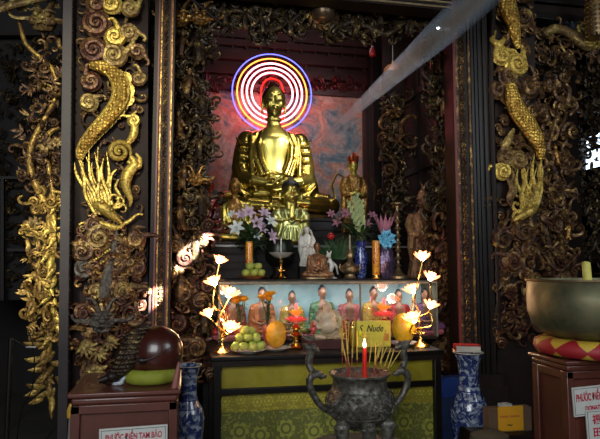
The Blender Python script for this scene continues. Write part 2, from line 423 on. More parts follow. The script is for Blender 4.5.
for a in [(98,27,12.5,2.2,1,1.7,gr_,20),(116,40,9.5,1,-1,1.5,gb,18),(95,53,12,3,1,1.8,gr_,0),(115,58,11.5,0,-1,1.8,gc,24),(130,36,8,.5,1,1.5,gc,16),(113,8,9,1.5,1,1.4,gb,22),
          (97,8,9,2.5,-1,1.4,gr_,0),(131,12,8,.2,-1,1.3,gc,18),(92,83,9,2.5,1,1.5,gr_,18),(139,80,6.5,1,-1,1.3,gc,14),(90,104,8,1.2,1,1.3,gc,16),(134,122,5.5,2,-1,1.3,gb,14),(138,55,7,0,1,1.2,gbr,16)]:
    cloud(*a[:7], YD, th, a[7], .055 if a[1] < 66 else .03)
# curl with long tail
mb = MB(); c = P(120,153,YD)+N*.03; s_ = S(120,YD)
mb.volute(c, 12*s_, 1.9, R(-20), 1, .35, 8, k=1.1)
serpent(mb, YD, [(131,158,6),(135,165,9),(128,176,12),(127,188,9),(131,200,5),(130,207,2)], 8, .6); serpent(mb, YD, [(126,146,5),(133,138,8),(135,128,8),(131,119,5),(137,112,2)], 8, .6)
serpent(mb, YD, [(128,162,4),(138,168,6),(140,160,5),(136,154,2)], 8, .6)
mb.build('curling_cloud', M['gilt_bright'], th)
# flame mane rising from the head
mb = MB()
for i in range(11):
    x0 = 92+i*1.7; x1 = 75+i*2.9+(3 if i > 8 else 0); y1 = 163-(i % 3)*6-(4 if i > 6 else 0); b = (3,-2,2)[i % 3]
    serpent(mb, YD, [(x0+3,215,3.2),((x0*2+x1)/3+b,196,4.4),((x0+x1*2)/3-b,176,3.8),(x1,y1,.6)], 6, .9, .015+.012*(i % 2), 5)
mb.build('flame_mane', M['gilt_bright'], th)
mb = MB(); s_ = S(105,YD)
serpent(mb, YD, [(94,205,6),(102,207,12),(110,213,12),(118,220,7),(123,224,3)], 10, .9)
serpent(mb, YD, [(98,222,4),(108,226,8),(118,228,6),(126,224,2)], 8, .8)
mb.sph(P(104,203,YD)+N*.075, s_*2.6, 8, 6); mb.sph(P(113,211,YD)+N*.075, s_*2, 8, 6)
for h, k in ((20, 1), (60, -1), (-20, 1)): mb.tendril(P(114,208,YD)+N*.05, R(h), s_*24, k*2/(s_*20), k*90/(s_*24)/10, s_*2, s_*.9, 12, 6)
serpent(mb, YD, [(112,205,5),(110,190,4),(112,176,3),(117,170,2)], 7, .7); serpent(mb, YD, [(116,206,4),(121,198,4),(116,188,3),(119,180,2)], 7, .7)
mb.tendril(P(124,224,YD)+N*.03, R(10), s_*22, 12, -40, s_*2.2, s_*1, 12, 6); mb.tendril(P(100,224,YD)+N*.03, R(200), s_*20, -12, 40, s_*2, s_*1, 12, 6)
mb.build('dragon_head', M['gilt_bright'], th)
# lower waves, weapons and boulders
low = [(100,238,12,.5,1,1.6,gc,26),(84,252,10,2,-1,1.5,gbr,20),(86,268,9,3,1,1.4,M['greyblue'],0),(116,262,10,1,-1,1.5,gbr,24),(97,292,8,0,1,1.5,gc,16),(124,292,9,1,1,1.3,gc,26),(137,268,8,2,-1,1.4,gr_,20),(134,318,7,.8,-1,1.3,gc,20),
       (95,226,8,2,1,1.3,gbr,18),(137,240,8,1,1,1.3,gr_,22),(110,305,8,2,1,1.3,gbr,18),(84,312,8,1,1,1.3,gr_,16)]
for a in low: cloud(*a[:7], YD, th, a[7])
mb = MB(); serpent(mb, YD, [(119,215,2),(116,240,4),(110,268,9),(106,290,12),(104,302,4)], 8, .4, .03); mb.build('halberd_blade', M['greyblue'], th)
mb = MB()
for k in range(9): mb.sph(P(93+k*2.2, 262-k*1.5, YD)+N*.04, S(100,YD)*1.7, 6, 5)
for k in range(7): mb.sph(P(90+k*2.4, 272-k*1.7, YD)+N*.04, S(100,YD)*1.7, 6, 5)
mb.build('bead_garland', M['gilt_bright'], th)
ins = lambda a, b: 80 < a < 142
mb = MB(); fill(mb, YD, ins, (78,225,146,400), 330, 8, 3, .05, thick=1.6); mb.build('carved_foliage', M['gilt_red'], th)
mb = MB(); fill(mb, YD, ins, (78,-20,145,230), 120, 7, 5, .005, thick=1.3); mb.build('small_tendrils', M['gilt_brown'], th)
mb = MB(); fill(mb, YD, ins, (80,225,140,330), 26, 8, 13, .05, 6, (.6,.2,.2)); mb.build('gold_tipped_foliage', M['gilt_cloud'], th)
mb = MB(); r = random.Random(3)
for (a, b, q, w, mm) in [(88,345,9,9,0),(101,350,8,7,0),(112,340,7,8,0),(95,368,11,8,0),(84,382,8,7,0)]:
    for k in range(6): mb.rleaf(P(a,b,YD)+N*(.07+.003*k), R(200+k*32), S(a,YD)*q*1.4, S(a,YD)*q*.24, .5, .6, 6, 6, .05)
    mb.sph(P(a,b,YD)+N*.05, (S(a,YD)*q*.8,.03,S(a,YD)*w*.8), 10, 8)
mb.build('shell_leaves', M['gilt_cloud'], th)
figm = MB(); mask(figm, P(104,320,YD)+N*.05, .19); figm.build('lion_mask', M['greyblue'], th)
# ================================================================ right dragon panel
YR = 4.02
th = thing('dragon_carving', (xat(515,YR), YR, 0), 'narrow carved panel with a gilded dragon over dark cloud scrolls, right of the altar', 'carving')
backing(YR+.03, [(494,-20),(534,-20),(540,440),(498,440)], .06).build('backboard', M['dark'], th, 30)
sp = MB(); serpent(sp, YR, [(500,-8,14),(503,10,17),(509,26,14),(513,42,9),(516,50,5)])
pts = serpent(sp, YR, [(508,86,9),(508,98,14),(512,112,17),(522,126,17),(530,138,15),(536,150,11),(538,160,6)])
sp.build('dragon_body', M['gilt_scale'], th)
for a in [(499,57,8,1,1,1.5,gb,14),(514,66,9.5,.5,-1,1.6,gb,16),(506,79,8,0,1,1.5,gbr,26),(495,92,7,1,1,1.4,gbr,16),(521,20,8,0,1,1.4,gbr,16),(504,158,7.5,2,1,1.5,gc,14),(516,160,7.5,.5,-1,1.5,gc,0),(500,172,7,2.2,-1,1.4,gb,12),
          (527,90,8,1,1,1.3,gbr,18),(520,232,9,1,1,1.4,gbr,20),(510,262,8,2,-1,1.4,gr_,20),(500,240,8,2,1,1.4,gbr,20),(528,250,7,0,1,1.4,gbr,20)]: cloud(*a[:7], YR, th, a[7])
mb = MB()
for i in range(9):
    x0, y0 = 519+i*1.9, 214-i*.6; x1, y1 = 517+i*3.1, 168-(i % 3)*7; b = (3,-2,2)[i % 3]
    serpent(mb, YR, [(x0,y0,3.2),((x0*2+x1)/3+b,(y0*2+y1)/3,4.4),((x0+x1*2)/3-b,(y0+y1*2)/3,3.6),(x1,y1,.6)], 6, .9, .015+.012*(i % 2), 5)
mb.build('flame_mane', M['gilt_bright'], th)
mb = MB(); serpent(mb, YR, [(533,207,6),(526,212,10),(518,217,8),(511,221,3)], 10, .9)
for h, k in ((160,1),(120,-1),(200,-1)): mb.tendril(P(520,212,YR)+N*.04, R(h), S(520,YR)*20, k*10, k*60, S(520,YR)*2, S(520,YR), 12, 6)
mb.sph(P(524,207,YR)+N*.08, S(520,YR)*2.2, 8, 6); mb.build('dragon_head', M['gilt_bright'], th)
mb = MB(); serpent(mb, YR, [(494,32,2),(490,42,6),(497,46,7),(502,40,4)], 7, .7); mb.build('flame_curl', M['gilt_bright'], th)
mb = MB(); serpent(mb, YR, [(506,180,3),(510,190,8),(507,200,7),(512,210,3)], 7, .6); mb.build('curling_cloud', M['gilt_cloud'], th); mb = MB(); serpent(mb, YR, [(512,130,3),(505,142,8),(500,152,6),(496,160,2)], 7, .6); mb.build('curling_cloud', M['gilt_cloud'], th)
mb = MB(); fill(mb, YR, lambda a, b: True, (497,-10,534,330), 190, 7.5, 23, .02, thick=1.4); mb.build('carved_foliage', M['gilt_brown'], th)
mb = MB(); fill(mb, YR, lambda a, b: True, (496,215,530,345), 60, 7, 24, .04); mb.build('lower_foliage', M['gilt_red'], th)
mb = MB(); serpent(mb, YR, [(494,-15,4),(489,60,5),(491,160,5),(494,240,4),(497,330,4)], 6, .6); serpent(mb, YR, [(521,60,3),(516,75,4),(524,90,4),(520,110,3)], 6, .6); mb.build('border_stem', M['dark'], th)
# ================================================================ openwork pendants outside the dragon panels
YP = 4.15
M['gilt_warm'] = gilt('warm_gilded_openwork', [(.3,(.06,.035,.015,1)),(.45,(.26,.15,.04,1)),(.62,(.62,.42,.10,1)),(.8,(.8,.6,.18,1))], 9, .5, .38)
th = thing('openwork_hanging', (xat(45,YP), YP, 0), 'long gilded openwork hanging of curling stems, ending in a leafy tip above the floor', 'carving')
mb = MB()
serpent(mb, YP, [(20,22,5),(27,45,5),(42,60,5),(55,74,6),(57,95,5),(50,112,5),(40,130,6),(32,150,7),(33,175,8),(42,195,8),(50,215,7),(48,240,5),(40,262,5),(44,290,7),(52,320,7),(50,350,6),(46,375,5),(56,402,4)], 9, .9)
serpent(mb, YP, [(60,128,5),(50,135,5),(47,150,4),(50,170,5),(54,190,6),(57,212,7)], 8, .9)
serpent(mb, YP, [(28,240,4),(32,260,4),(40,272,6),(40,290,6)], 8, .9)
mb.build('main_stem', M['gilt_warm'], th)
prof = lambda b: (28+10*math.sin(b/38), 62)
ins = lambda a, b: prof(b)[0]-3 < a < 61 - (max(0, b-375)*.25)
mb = MB(); fill(mb, YP, ins, (22,40,62,190), 170, 7, 31, .07, thick=1.5); mb.build('upper_foliage', M['gilt_brown'], th)
mb = MB(); fill(mb, YP, lambda a, b: a > 34-(b-190)*.06 and a < 61, (28,190,62,340), 170, 8, 32, .08, 5, (.35,.25,.4), 1.5); mb.build('middle_foliage', M['gilt_warm'], th)  # brighter gilding than above, putting the warm light on this stretch into colour
mb = MB(); r = random.Random(5)
for k in range(26):
    b = 335+k*2.6; a = 50+6*math.sin(k*1.3)+max(0,(b-380)*.15); mb.rleaf(P(a,b,YP)+N*r.uniform(0,.06), R(-90+r.choice((-1,1))*r.uniform(15,75)), S(a,YP)*r.uniform(14,22), S(a,YP)*3.2, r.uniform(-1.2,1.2), .4, 6, 6, r.uniform(0,.5))
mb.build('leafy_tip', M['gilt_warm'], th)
mb = MB(); r = random.Random(6)
for k in range(18):
    b = 200+k*7.5; mb.rleaf(P(54+r.uniform(-3,3),b,YP)+N*.05, R(r.uniform(-120,-60)), S(50,YP)*r.uniform(14,22), S(50,YP)*r.uniform(2.5,4), r.uniform(-.8,.8), .45, 6, 6, .3)
mb.build('long_leaves', M['gilt_bright'], th)  # bright gilt leaves carry the warm highlight along this edge in their colour
mb = MB(); mask(mb, P(46,25,YP)+N*.06, .22); mb.build('lion_mask', M['gilt_cloud'], th)
for c_ in ((47,146,6),(34,226,6),(58,144,4)):
    mb = MB(); c = P(c_[0],c_[1],YP)+N*.05; q = S(40,YP)*c_[2]
    for k in range(8): mb.rleaf(c, k*PI/4, q*1.7, q*.45, .6, .5, 5, 5)
    mb.sph(c+N*.01, q*.4, 8, 5); mb.build('rosette', M['gilt_cloud'], th)
# canopy cresting over it
cr = MB(); serpent(cr, YP-.1, [(-30,14,8),(0,11,9),(20,6,8),(40,1,8),(60,-3,7)], 9, .7); fill(cr, YP-.05, lambda a,b: True, (-20,-10,60,16), 26, 8, 35, .04)
tag(cr.build('carved_cresting', M['gilt_cloud'], loc=(xat(10,YP),YP,0)), 'curved gilded cresting in the top left corner above the lion mask', 'carving')
# dark far carving and rails at far left
YB = 5.6
th = thing('carved_screen', (xat(10,YB), YB, 0), 'dim carved screen of small foliage far behind the left openwork hanging', 'screen')
backing(YB+.06, [(-60,-20),(62,-20),(62,300),(-60,300)], .05).build('backboard', M['timberwall'], th, 30)
mb = MB(); fill(mb, YB, lambda a,b: True, (-20,40,62,180), 170, 6, 41, .1, 4); mb.build('carved_foliage', M['gilt_dark'], th)
mb = MB(); fill(mb, YB, lambda a,b: True, (6,182,34,290), 46, 6, 42, .03, 4, (.6,.2,.2)); mb.build('panel_relief', M['gilt_dark'], th)
for (a,b,c_,d) in ((-40,34,60,34),(-40,178,30,178),(3,178,3,300),(8,250,36,250)): MB().bar(P(a,b,YB-.05), P(c_,d,YB-.05), S(10,YB)*(5 if b==34 else 3), .05).build('rail', M['dark'], th)
# ================================================================ right side openwork
YQ = 4.4
th = thing('openwork_hanging', (xat(555,YQ), YQ, 0), 'dark brown openwork hanging of branches beside the narrow dragon panel, above the great bowl', 'carving')
mb = MB()
serpent(mb, YQ, [(535,50,7),(548,70,6),(558,95,7),(552,125,6),(545,150,7),(555,180,6),(561,200,5),(557,235,6),(548,260,8)], 8, .9)
serpent(mb, YQ, [(560,70,5),(556,90,5),(565,110,4),(556,130,4),(545,120,4)], 8, .9)
serpent(mb, YQ, [(536,100,4),(540,130,5),(544,170,5),(540,200,6),(544,240,8),(552,270,7)], 8, .9)
mb.build('main_stem', M['gilt_brown'], th)
mb = MB(); fill(mb, YQ, lambda a,b: a > 533 and a < 568-(b-60)*.02, (532,40,568,278), 240, 8, 51, .1, thick=1.5); mb.build('carved_foliage', M['gilt_brown'], th)
mb = MB(); fill(mb, YQ, lambda a,b: True, (528,215,566,280), 42, 9, 52, .12, 6); mb.build('lower_foliage', M['gilt_red'], th)
mb = MB(); mask(mb, P(549,68,YQ)+N*.06, .2); mb.build('lion_mask', M['gilt_dark'], th)
for a, b in ((556,102),(552,155),(562,228)):
    q = MB(); figurine(q, P(a,b+10,YQ)+N*.08, .16, random.Random(a)); q.build('small_figure', M['antique'], th)
th = thing('dragon_bracket', (xat(565,YQ), YQ-.2, 0), 'horizontal carved bracket with a small gilded dragon head, upper right corner', 'carving')
mb = MB(); serpent(mb, YQ-.2, [(540,36,6),(552,31,9),(566,36,9),(576,44,12),(584,48,11),(590,44,6)], 10, .8); mb.build('dragon_body', M['gilt_cloud'], th)
mb = MB(); mask(mb, P(583,45,YQ-.2)+N*.07, .14); serpent(mb, YQ-.2, [(578,34,3),(576,28,4),(582,24,2)], 6); serpent(mb, YQ-.2, [(590,50,4),(597,44,4),(594,34,3),(588,32,2)], 6); mb.build('dragon_head', M['gilt_bright'], th)
mb = MB(); fill(mb, YQ-.2, lambda a,b: True, (532,28,600,62), 60, 7, 54, .04); mb.build('carved_foliage', M['gilt_brown'], th)
th = thing('entablature', (xat(565,YQ), YQ, P(560,26,YQ).z), 'dark moulded beam across the top right above the dragon bracket', 'beam')
for k, (t, b, d) in enumerate(((-30,3,.0),(4,9,.05),(10,19,.02),(20,26,.06))):
    z1 = P(560,t,YQ).z if k else 5.0; z0 = P(560,b,YQ).z; MB().bb((xat(531,YQ), YQ-d-.05, z0), (xat(640,YQ), YQ+.2, z1)).build('moulding', M['black'] if k % 2 else M['dark'], th, 30, bevel=.004)
# screen and pole further back, in front of the window
YS = 5.6
pl = MB(); pl.bb((xat(566,YS)-.02, YS-.08, 0), (xat(579,YS), YS+.08, 4)); 
tag(pl.build('timber_post', M['dark'], loc=(xat(572,YS),YS,0)), 'dark square timber post just left of the daylit openwork at the right edge', 'post')
th = thing('carved_screen', (xat(600,YS), YS+.1, 0), 'dark lacy carved screen at the right edge with daylight breaking through it', 'screen')
mb = MB(); fill(mb, YS+.1, lambda a,b: abs(a-590)+abs(b-162)*.45 > 9 or (a*7+b*3) % 5 < 2.2, (578,60,640,275), 330, 6.5, 61, .06, 4); mb.build('carved_foliage', M['gilt_dark'], th)
mb = MB(); fill(mb, YS+.12, lambda a,b: not (580 < a < 600 and 138 < b < 215), (530,60,640,290), 260, 9, 62, .05, 4, (.2,.5,.3), 1.5); mb.build('rear_foliage', M['dark'], th)
for b in (110, 196): MB().bar(P(570,b,YS+.15), P(660,b,YS+.15), S(600,YS)*4, .05).build('rail', M['dark'], th)
bk = backing(6.9, [(500,-30),(586,-30),(586,320),(500,320)], .05)
tag(bk.build('timber_partition', M['timberwall'], loc=(xat(560,6.9),6.9,0)), 'dark timber partition in the shadows behind the right openwork hanging', 'partition')
# gold beaded lamp, top right corner
mb = MB(); c = P(597,20,4.0)
th = thing('beaded_lantern', c, 'gold beaded hanging lantern at the very top right corner', 'lantern')
for i in range(9):
    for j in range(16):
        a = 2*PI*j/16; z = -.14+i*.04; mb.sph(c+V((.09*math.cos(a)*math.cos(z*3), .09*math.sin(a)*math.cos(z*3), z)), .012, 6, 4)
mb.build('bead_shade', M['antique'], th)
MB().lathe(c, [(.075,-.15),(.085,.0),(.075,.16),(.02,.2),(.02,.6)], 16).build('lamp_core', M['dullbrass'], th)
# ================================================================ carved lining of the niche
YL = 4.36
th = thing('carved_surround', (xat(190,YL), YL, 0), 'tall dark carved surround crowded with figures and clouds, left side of the niche', 'carving')
backing(YL+.06, [(150,-25),(205,-25),(203,60),(207,200),(200,260),(205,380),(150,380)], .06).build('backboard', M['dark'], th, 30)
relief(MB(), YL+.03, (152,-20,216,380), lambda a,b: a < 208+4*math.sin(b/17)+3*math.sin(b/7.3), 1.5, .09, 1.2, 1).build('carved_ground', M['gilt_dark'], th)
edge = lambda b: 211+4*math.sin(b/17)+3*math.sin(b/7.3)
mb = MB(); fill(mb, YL, lambda a,b: a < edge(b), (164,-15,222,230), 520, 7, 71, .12, 5, thick=1.4); mb.build('carved_foliage', M['gilt_dark'], th)
mb = MB(); fill(mb, YL, lambda a,b: a < edge(b)-2, (164,225,216,380), 260, 8, 72, .13, 5, thick=1.5); mb.build('lower_foliage', M['gilt_red'], th)
for a, b, w in ((179,26,.19),(200,25,.17),(196,182,.13)):
    q = MB(); mask(q, P(a,b,YL)+N*.12, w); q.build('lion_mask', M['antique'], th)
for i, (a, b, h) in enumerate(((180,62,.2),(200,68,.24),(186,100,.2),(203,118,.2),(180,140,.2),(198,162,.2),(182,190,.2),(202,215,.2),(182,228,.22),(196,262,.24),(180,300,.25),(205,330,.25))):
    q = MB(); figurine(q, P(a,b,YL)+N*.13, h, random.Random(i)); q.build('small_figure', M['gilt_dark'] if i % 2 else M['gilt_brown'], th)
for q in (((172,84),(202,110)),((188,-4),(222,24))): MB().tube([P(*q[0],YL-.16), P(*q[1],YL-.16)], .012, 6).build('lance', M['dark'], th)
for i, (a, b, w, h, k) in enumerate(((185,292,9,.5,1),(178,322,8,2,-1),(200,300,8,0,1),(172,350,8,1,1),(196,345,9,2,-1),(208,285,7,1,1),(174,272,7,1,1),(186,258,8,2,1),(176,245,7,1,-1),(200,240,7,1,1))):
    cloud(a, b, w, h, k, 1.5, M['gilt_red'] if i % 2 else M['gilt_brown'], YL, th, 20, .13)
th = thing('carved_surround', (xat(445,YL), YL, 0), 'tall dark carved surround of tangled figures and foliage, right side of the niche', 'carving')
backing(YL+.08, [(437,-25),(470,-25),(470,380),(430,380),(436,200)], .05).build('backboard', M['dark'], th, 30)
relief(MB(), YL+.05, (415,-20,466,380), lambda a,b: a > 433+5*math.sin(b/21+1)+3*math.sin(b/9), 1.5, .09, 1.2, 2).build('carved_ground', M['gilt_dark'], th)
edge2 = lambda b: 428+5*math.sin(b/21+1)+3*math.sin(b/9) - (14 if b < 35 else 0) - (6 if b > 290 else 0)
mb = MB(); fill(mb, YL, lambda a,b: a > edge2(b), (415,-15,462,235), 480, 7, 75, .12, 5, thick=1.4); mb.build('carved_foliage', M['gilt_dark'], th)
mb = MB(); fill(mb, YL, lambda a,b: a > edge2(b), (425,230,462,385), 260, 7.5, 76, .12, 5, thick=1.5); mb.build('lower_foliage', M['gilt_red'], th)
for i, (a, b, h) in enumerate(((436,28,.18),(452,50,.18),(432,75,.2),(450,96,.2),(438,118,.2),(452,140,.2),(440,165,.22),(452,190,.2),(444,222,.22),(452,262,.22),(446,300,.22),(452,335,.2))):
    q = MB(); figurine(q, P(a,b,YL)+N*.12, h, random.Random(i+40)); q.build('small_figure', M['gilt_dark'] if i % 2 else M['gilt_brown'], th)
# top
th = thing('carved_valance', (xat(310,YL), YL, P(310,40,YL).z), 'carved valance of dragons and clouds across the top of the niche around a round pearl', 'carving')
backing(YL+.05, [(165,-30),(470,-30),(470,22),(380,26),(320,24),(250,28),(165,22)], .05).build('backboard', M['dark'], th, 30)
relief(MB(), YL+.03, (170,-20,462,46), lambda a,b: b < 34+5*math.sin(a/13)+5*math.sin(a/5.7)-6*(abs(a-310) > 90), 1.6, .08, 1.2, 3).build('carved_ground', M['gilt_dark'], th)
eb = lambda a: 36+5*math.sin(a/13)+5*math.sin(a/5.7)-6*(abs(a-310) > 90)
mb = MB(); fill(mb, YL, lambda a,b: b < eb(a), (205,-15,440,48), 850, 6.5, 81, .09, 5, thick=1.4); mb.build('carved_foliage', M['gilt_dark'], th)
for xs in ([(215,20,4),(235,12,5),(252,20,6),(266,32,6),(285,26,5),(298,16,4)], [(438,24,4),(420,18,5),(400,26,6),(385,36,6),(365,28,5),(348,24,5),(338,32,3)]):
    q = MB(); serpent(q, YL-.04, xs, 9, .8); q.build('dragon_body', M['gilt_dark'], th)
for i, (a, b) in enumerate(((225,30),(262,38),(288,40),(352,40),(376,30),(405,40),(244,34),(390,18))):
    q = MB(); figurine(q, P(a,b,YL)+N*.11, .17, random.Random(i+90)); q.build('small_figure', M['gilt_dark'], th)
mb = MB(); c = P(320,18,YL)+N*.12; rr = S(320,YL)*12
mb.sph(c, rr, 24, 16); mb.build('round_pearl', simple('tarnished_bronze_ball', '#5a4a38', .35, .7, .3, 8), th)
mb = MB()
for k in range(16): a = k*PI/8; mb.rleaf(c+(X*math.cos(a)+Z*math.sin(a))*rr*1.0+Yv*.03, a+.5, rr*.7, rr*.16, .9, .6, 5, 5)
mb.tube([c+(X*math.cos(k*PI/16)+Z*math.sin(k*PI/16))*rr*1.05+Yv*.03 for k in range(33)], rr*.08, 6, 1, N); mb.build('flame_ring', M['gilt_brown'], th)
# ================================================================ niche interior
XL, XR, YW = -.3, 2.3, 6.4
m = NT('painted_cloud_mural'); o_ = m.obj()
n1 = m.noise(o_, 2.6, 5, .6, .9); n2 = m.noise(o_, 1.5, 3, .5, .6); n3 = m.noise(o_, 9, 4, .6, 2)
c1 = m.ramp(n1.outputs['Fac'], [(.28,'#33484f'),(.40,'#4f6a74'),(.47,'#8a8580'),(.53,'#a8705c'),(.60,'#b59a88'),(.70,'#5c7078')])
c2 = m.ramp(n3.outputs['Fac'], [(.3,(.35,.33,.33,1)),(.6,(1,1,1,1))])
x = m.n('ShaderNodeMix', {6: c1, 7: c2, 0: .8}, data_type='RGBA', blend_type='MULTIPLY')
m.set('Base Color', x.outputs[2]); m.set('Roughness', .55); M['mural'] = m.m
zm = P(300, 92, YW).z
th = thing('painted_mural', (1, YW, 1.5), 'painted mural of swirling pink and blue-grey clouds on the back of the niche', 'mural')
MB().bb((XL, YW, 1.2), (P(372,150,YW).x, YW+.03, zm)).build('painted_panel', M['mural'], th, 30)
mb = MB(); mb.bb((P(366,150,YW-.05).x-.03, YW-.06, 1.2), (P(366,150,YW).x+.03, YW, zm)); mb.bb((XL, YW-.05, zm-.03), (P(372,150,YW).x, YW, zm+.04)); mb.build('picture_frame', M['redwood'], th, 30)
th = thing('niche_screen', (1, YW, zm), 'dark red timber screen with rails and carved edging above the mural', 'screen')
MB().bb((XL, YW+.03, zm), (XR, YW+.08, 4.9)).build('backboard', M['redwood'], th, 30)
for b, t in ((38,4),(47,3),(58,4),(62,2),(74,4)):
    z = P(280,b,YW).z; MB().bb((XL, YW-.08+.01*t, z-.012*t), (XR, YW+.03, z+.012*t)).build('rail', M['redwood'], th, 30)
for k in range(16):
    x = XL+.1+k*.165; MB().bb((x-.012, YW-.03, P(280,58,YW).z), (x+.012, YW+.03, P(280,38,YW).z)).build('lattice_bar', M['redwood'], th, 30)
for k in range(7): x = XL+.2+k*.36; MB().bb((x-.015, YW-.03, P(280,74,YW).z), (x+.015, YW+.03, P(280,60,YW).z)).build('lattice_bar', M['redwood'], th, 30)
mb = MB(); fill(mb, YW-.03, lambda a,b: True, (200,77,368,92), 130, 5, 91, .02, 4); mb.build('carved_edging', simple('red_lacquered_carving', '#3a0f0c', .35), th)
sd = thing('niche_side_panel', (XR, 5.3, 0), 'dark panelled side wall of the niche on the right', 'panel')
MB().bb((XR, YL+.15, 0), (XR+.05, YW+.08, 4.9)).build('panel_board', M['dark'], sd, 30)
for y in (4.8, 5.3, 5.8): MB().bb((XR-.02, y-.03, .9), (XR, y+.03, 4.8)).build('stile', M['black'], sd, 30)
for z in (1.6, 2.5, 3.3, 3.9): MB().bb((XR-.025, YL+.2, z-.03), (XR, YW, z+.03)).build('rail', M['black'], sd, 30)
sd = MB().bb((XL-.05, YL+.2, 0), (XL, YW+.08, 4.9)); tag(sd.build('niche_side_panel', M['dark'], loc=(XL, 5.3, 0)), 'dark side wall of the niche behind the left carved surround', 'panel')
MB_ = MB().bb((XL-.05, YL+.1, 4.7), (XR+.05, YW+.08, 4.78)); tag(MB_.build('niche_ceiling_board', M['redwood'], loc=(1,5.3,4.7)), 'dark board roofing the niche above the neon halo', 'panel')
# square post with a red edge
pp0, pp1 = P(371,140,6.2), P(380,140,6.2)
th = thing('niche_post', ((pp0.x+pp1.x)/2, 6.2, 0), 'slim dark post with a red front edge right of the mural', 'post')
MB().bb((pp0.x, 6.2, 0), (pp1.x, 6.29, 4.6)).build('post_shaft', M['black'], th, 30)
MB().bb((pp0.x+.01, 6.185, 0), (pp0.x+.03, 6.2, 4.6)).build('red_edge', simple('glossy_red_lacquer', '#330c0a', .4), th, 30)
# carved strip in the depth of the niche
YC = 5.45
th = thing('carved_pilaster', (xat(393,YC), YC, 0), 'narrow dark carved strip deep inside the niche, between the slim post and the right surround', 'carving')
backing(YC+.05, [(383,20),(404,20),(404,262),(383,262)], .04).build('backboard', M['dark'], th, 30)
mb = MB(); fill(mb, YC, lambda a,b: True, (384,92,404,250), 170, 7, 93, .05, 5, thick=1.4); mb.build('carved_foliage', M['gilt_dark'], th)
mb = MB(); fill(mb, YC-.05, lambda a,b: True, (384,100,404,180), 12, 10, 94, .05, 6); mb.build('gold_scroll', M['gilt_brown'], th)
# hanging lamp with a brown dome, and red tassel
c = P(393,70,5.2)
th = thing('hanging_lamp', c, 'brown domed hanging lamp high inside the niche, right of the red tassel', 'lamp')
k = S(393,5.2)
MB().lathe(c, [(.5*k,-4*k),(7*k,-4*k),(9.5*k,-3*k),(9*k,1*k),(6*k,4*k),(1.5*k,6*k),(1*k,9*k)], 24).build('lamp_shade', simple('amber_brown_glass', '#6a4526', .35), th)
mb = MB().tube([c+Z*8*k, c+Z*60*k], .006, 6); mb.build('cord', M['black'], th)
c = P(372.5,52,4.6); k = S(372,4.6)
th = thing('red_tassel', c, 'small red lantern tassel hanging from the valance', 'tassel')
MB().lathe(c, [(.3*k,-5*k),(2.6*k,-4*k),(3*k,0),(2.4*k,3*k),(1*k,5*k),(.3*k,8*k)], 12, fl=lambda a,z: .12*math.cos(8*a)).build('tassel_body', simple('bright_red_silk', '#b01818', .5), th)
MB().tube([c+Z*6*k, c+Z*22*k], .004, 6).build('cord', simple('red_cord', '#8a1515', .6), th)
# ================================================================ altar tiers
T1, T2, T3 = 1.405, 1.70, 1.955
th = thing('tiered_altar', (.95, 4.9, 0), 'dark stepped wooden altar filling the niche under the golden statues', 'altar')
xa, xb = P(205,278,4.35).x, P(452,278,4.35).x
for i, (y0, y1, z0, z1, ov) in enumerate(((4.36,4.80,0,T1,0),(4.80,5.06,0,T2,0),(5.06,6.2,0,T3,0))):
    MB().bb((xa, y0+.03, z0), (xb if i < 1 else XR-.06, y1+.03, z1-.03)).build('tier_block', M['black'], th, 30)
    MB().bb((xa-.02, y0, z1-.03), (xb if i < 1 else XR-.05, y1+.03, z1)).build('tier_top', M['dark'], th, 30, bevel=.004)
mb = MB()
for z in (T1+.07, T1+.13, T1+.2, T2+.06, T2+.14): y = 4.80 if z < T2 else 5.06; mb.bb((xa, y+.005, z), (xb, y+.03, z+.018))
mb.build('tier_moulding', M['dark'], th, 30)
mb = MB().bb((xa, 4.775, T2-.03), (xb, 4.80, T2-.012)); mb.build('steel_edge_strip', simple('pale_metal_strip', '#8f9396', .35, .6), th)
# ================================================================ seated figures
def head_parts(b, c, k, ears=True, simple_=False):
    """face looking along -y; c = centre of the skull, k = head half height"""
    c = V(c); q = lambda x, y, z: c + V((x, y, z))*k
    b.sph(q(0,.02,.12), (.68*k,.78*k,.84*k), 20, 14); b.sph(q(0,-.14,-.42), (.52*k,.54*k,.54*k), 16, 10)
    b.sph(q(0,-.42,-.78), (.2*k,.16*k,.14*k), 10, 8)
    b.tube([q(0,-.68,.28), q(0,-.82,.02), q(0,-.92,-.16)], [.05*k,.075*k,.12*k], 8); b.sph(q(0,-.84,-.17), (.15*k,.1*k,.08*k), 8, 6)
    for s_ in (-1, 1):
        b.tube([q(s_*.07,-.74,.26), q(s_*.25,-.71,.36), q(s_*.5,-.55,.28)], [.04*k,.05*k,.03*k], 6)
        b.sph(q(s_*.27,-.57,.10), (.17*k,.12*k,.09*k), 10, 6)
        b.tube([q(s_*.12,-.73,.05), q(s_*.28,-.73,.0), q(s_*.45,-.63,.06)], [.02*k,.03*k,.02*k], 5)
        b.sph(q(s_*.33,-.46,-.25), (.2*k,.2*k,.2*k), 10, 8)
        if ears:
            b.sph(q(s_*.70,.05,.05), (.09*k,.2*k,.3*k), 10, 8); b.tube([q(s_*.72,.02,-.1), q(s_*.74,-.02,-.45), q(s_*.70,-.02,-.68)], [.1*k,.085*k,.11*k], 8)
    b.tube([q(-.2,-.62,-.44), q(-.07,-.71,-.39), q(0,-.71,-.41), q(.07,-.71,-.39), q(.2,-.62,-.44)], [.02*k,.05*k,.045*k,.05*k,.02*k], 6)
    b.tube([q(-.15,-.64,-.51), q(0,-.71,-.53), q(.15,-.64,-.51)], [.03*k,.06*k,.03*k], 6)
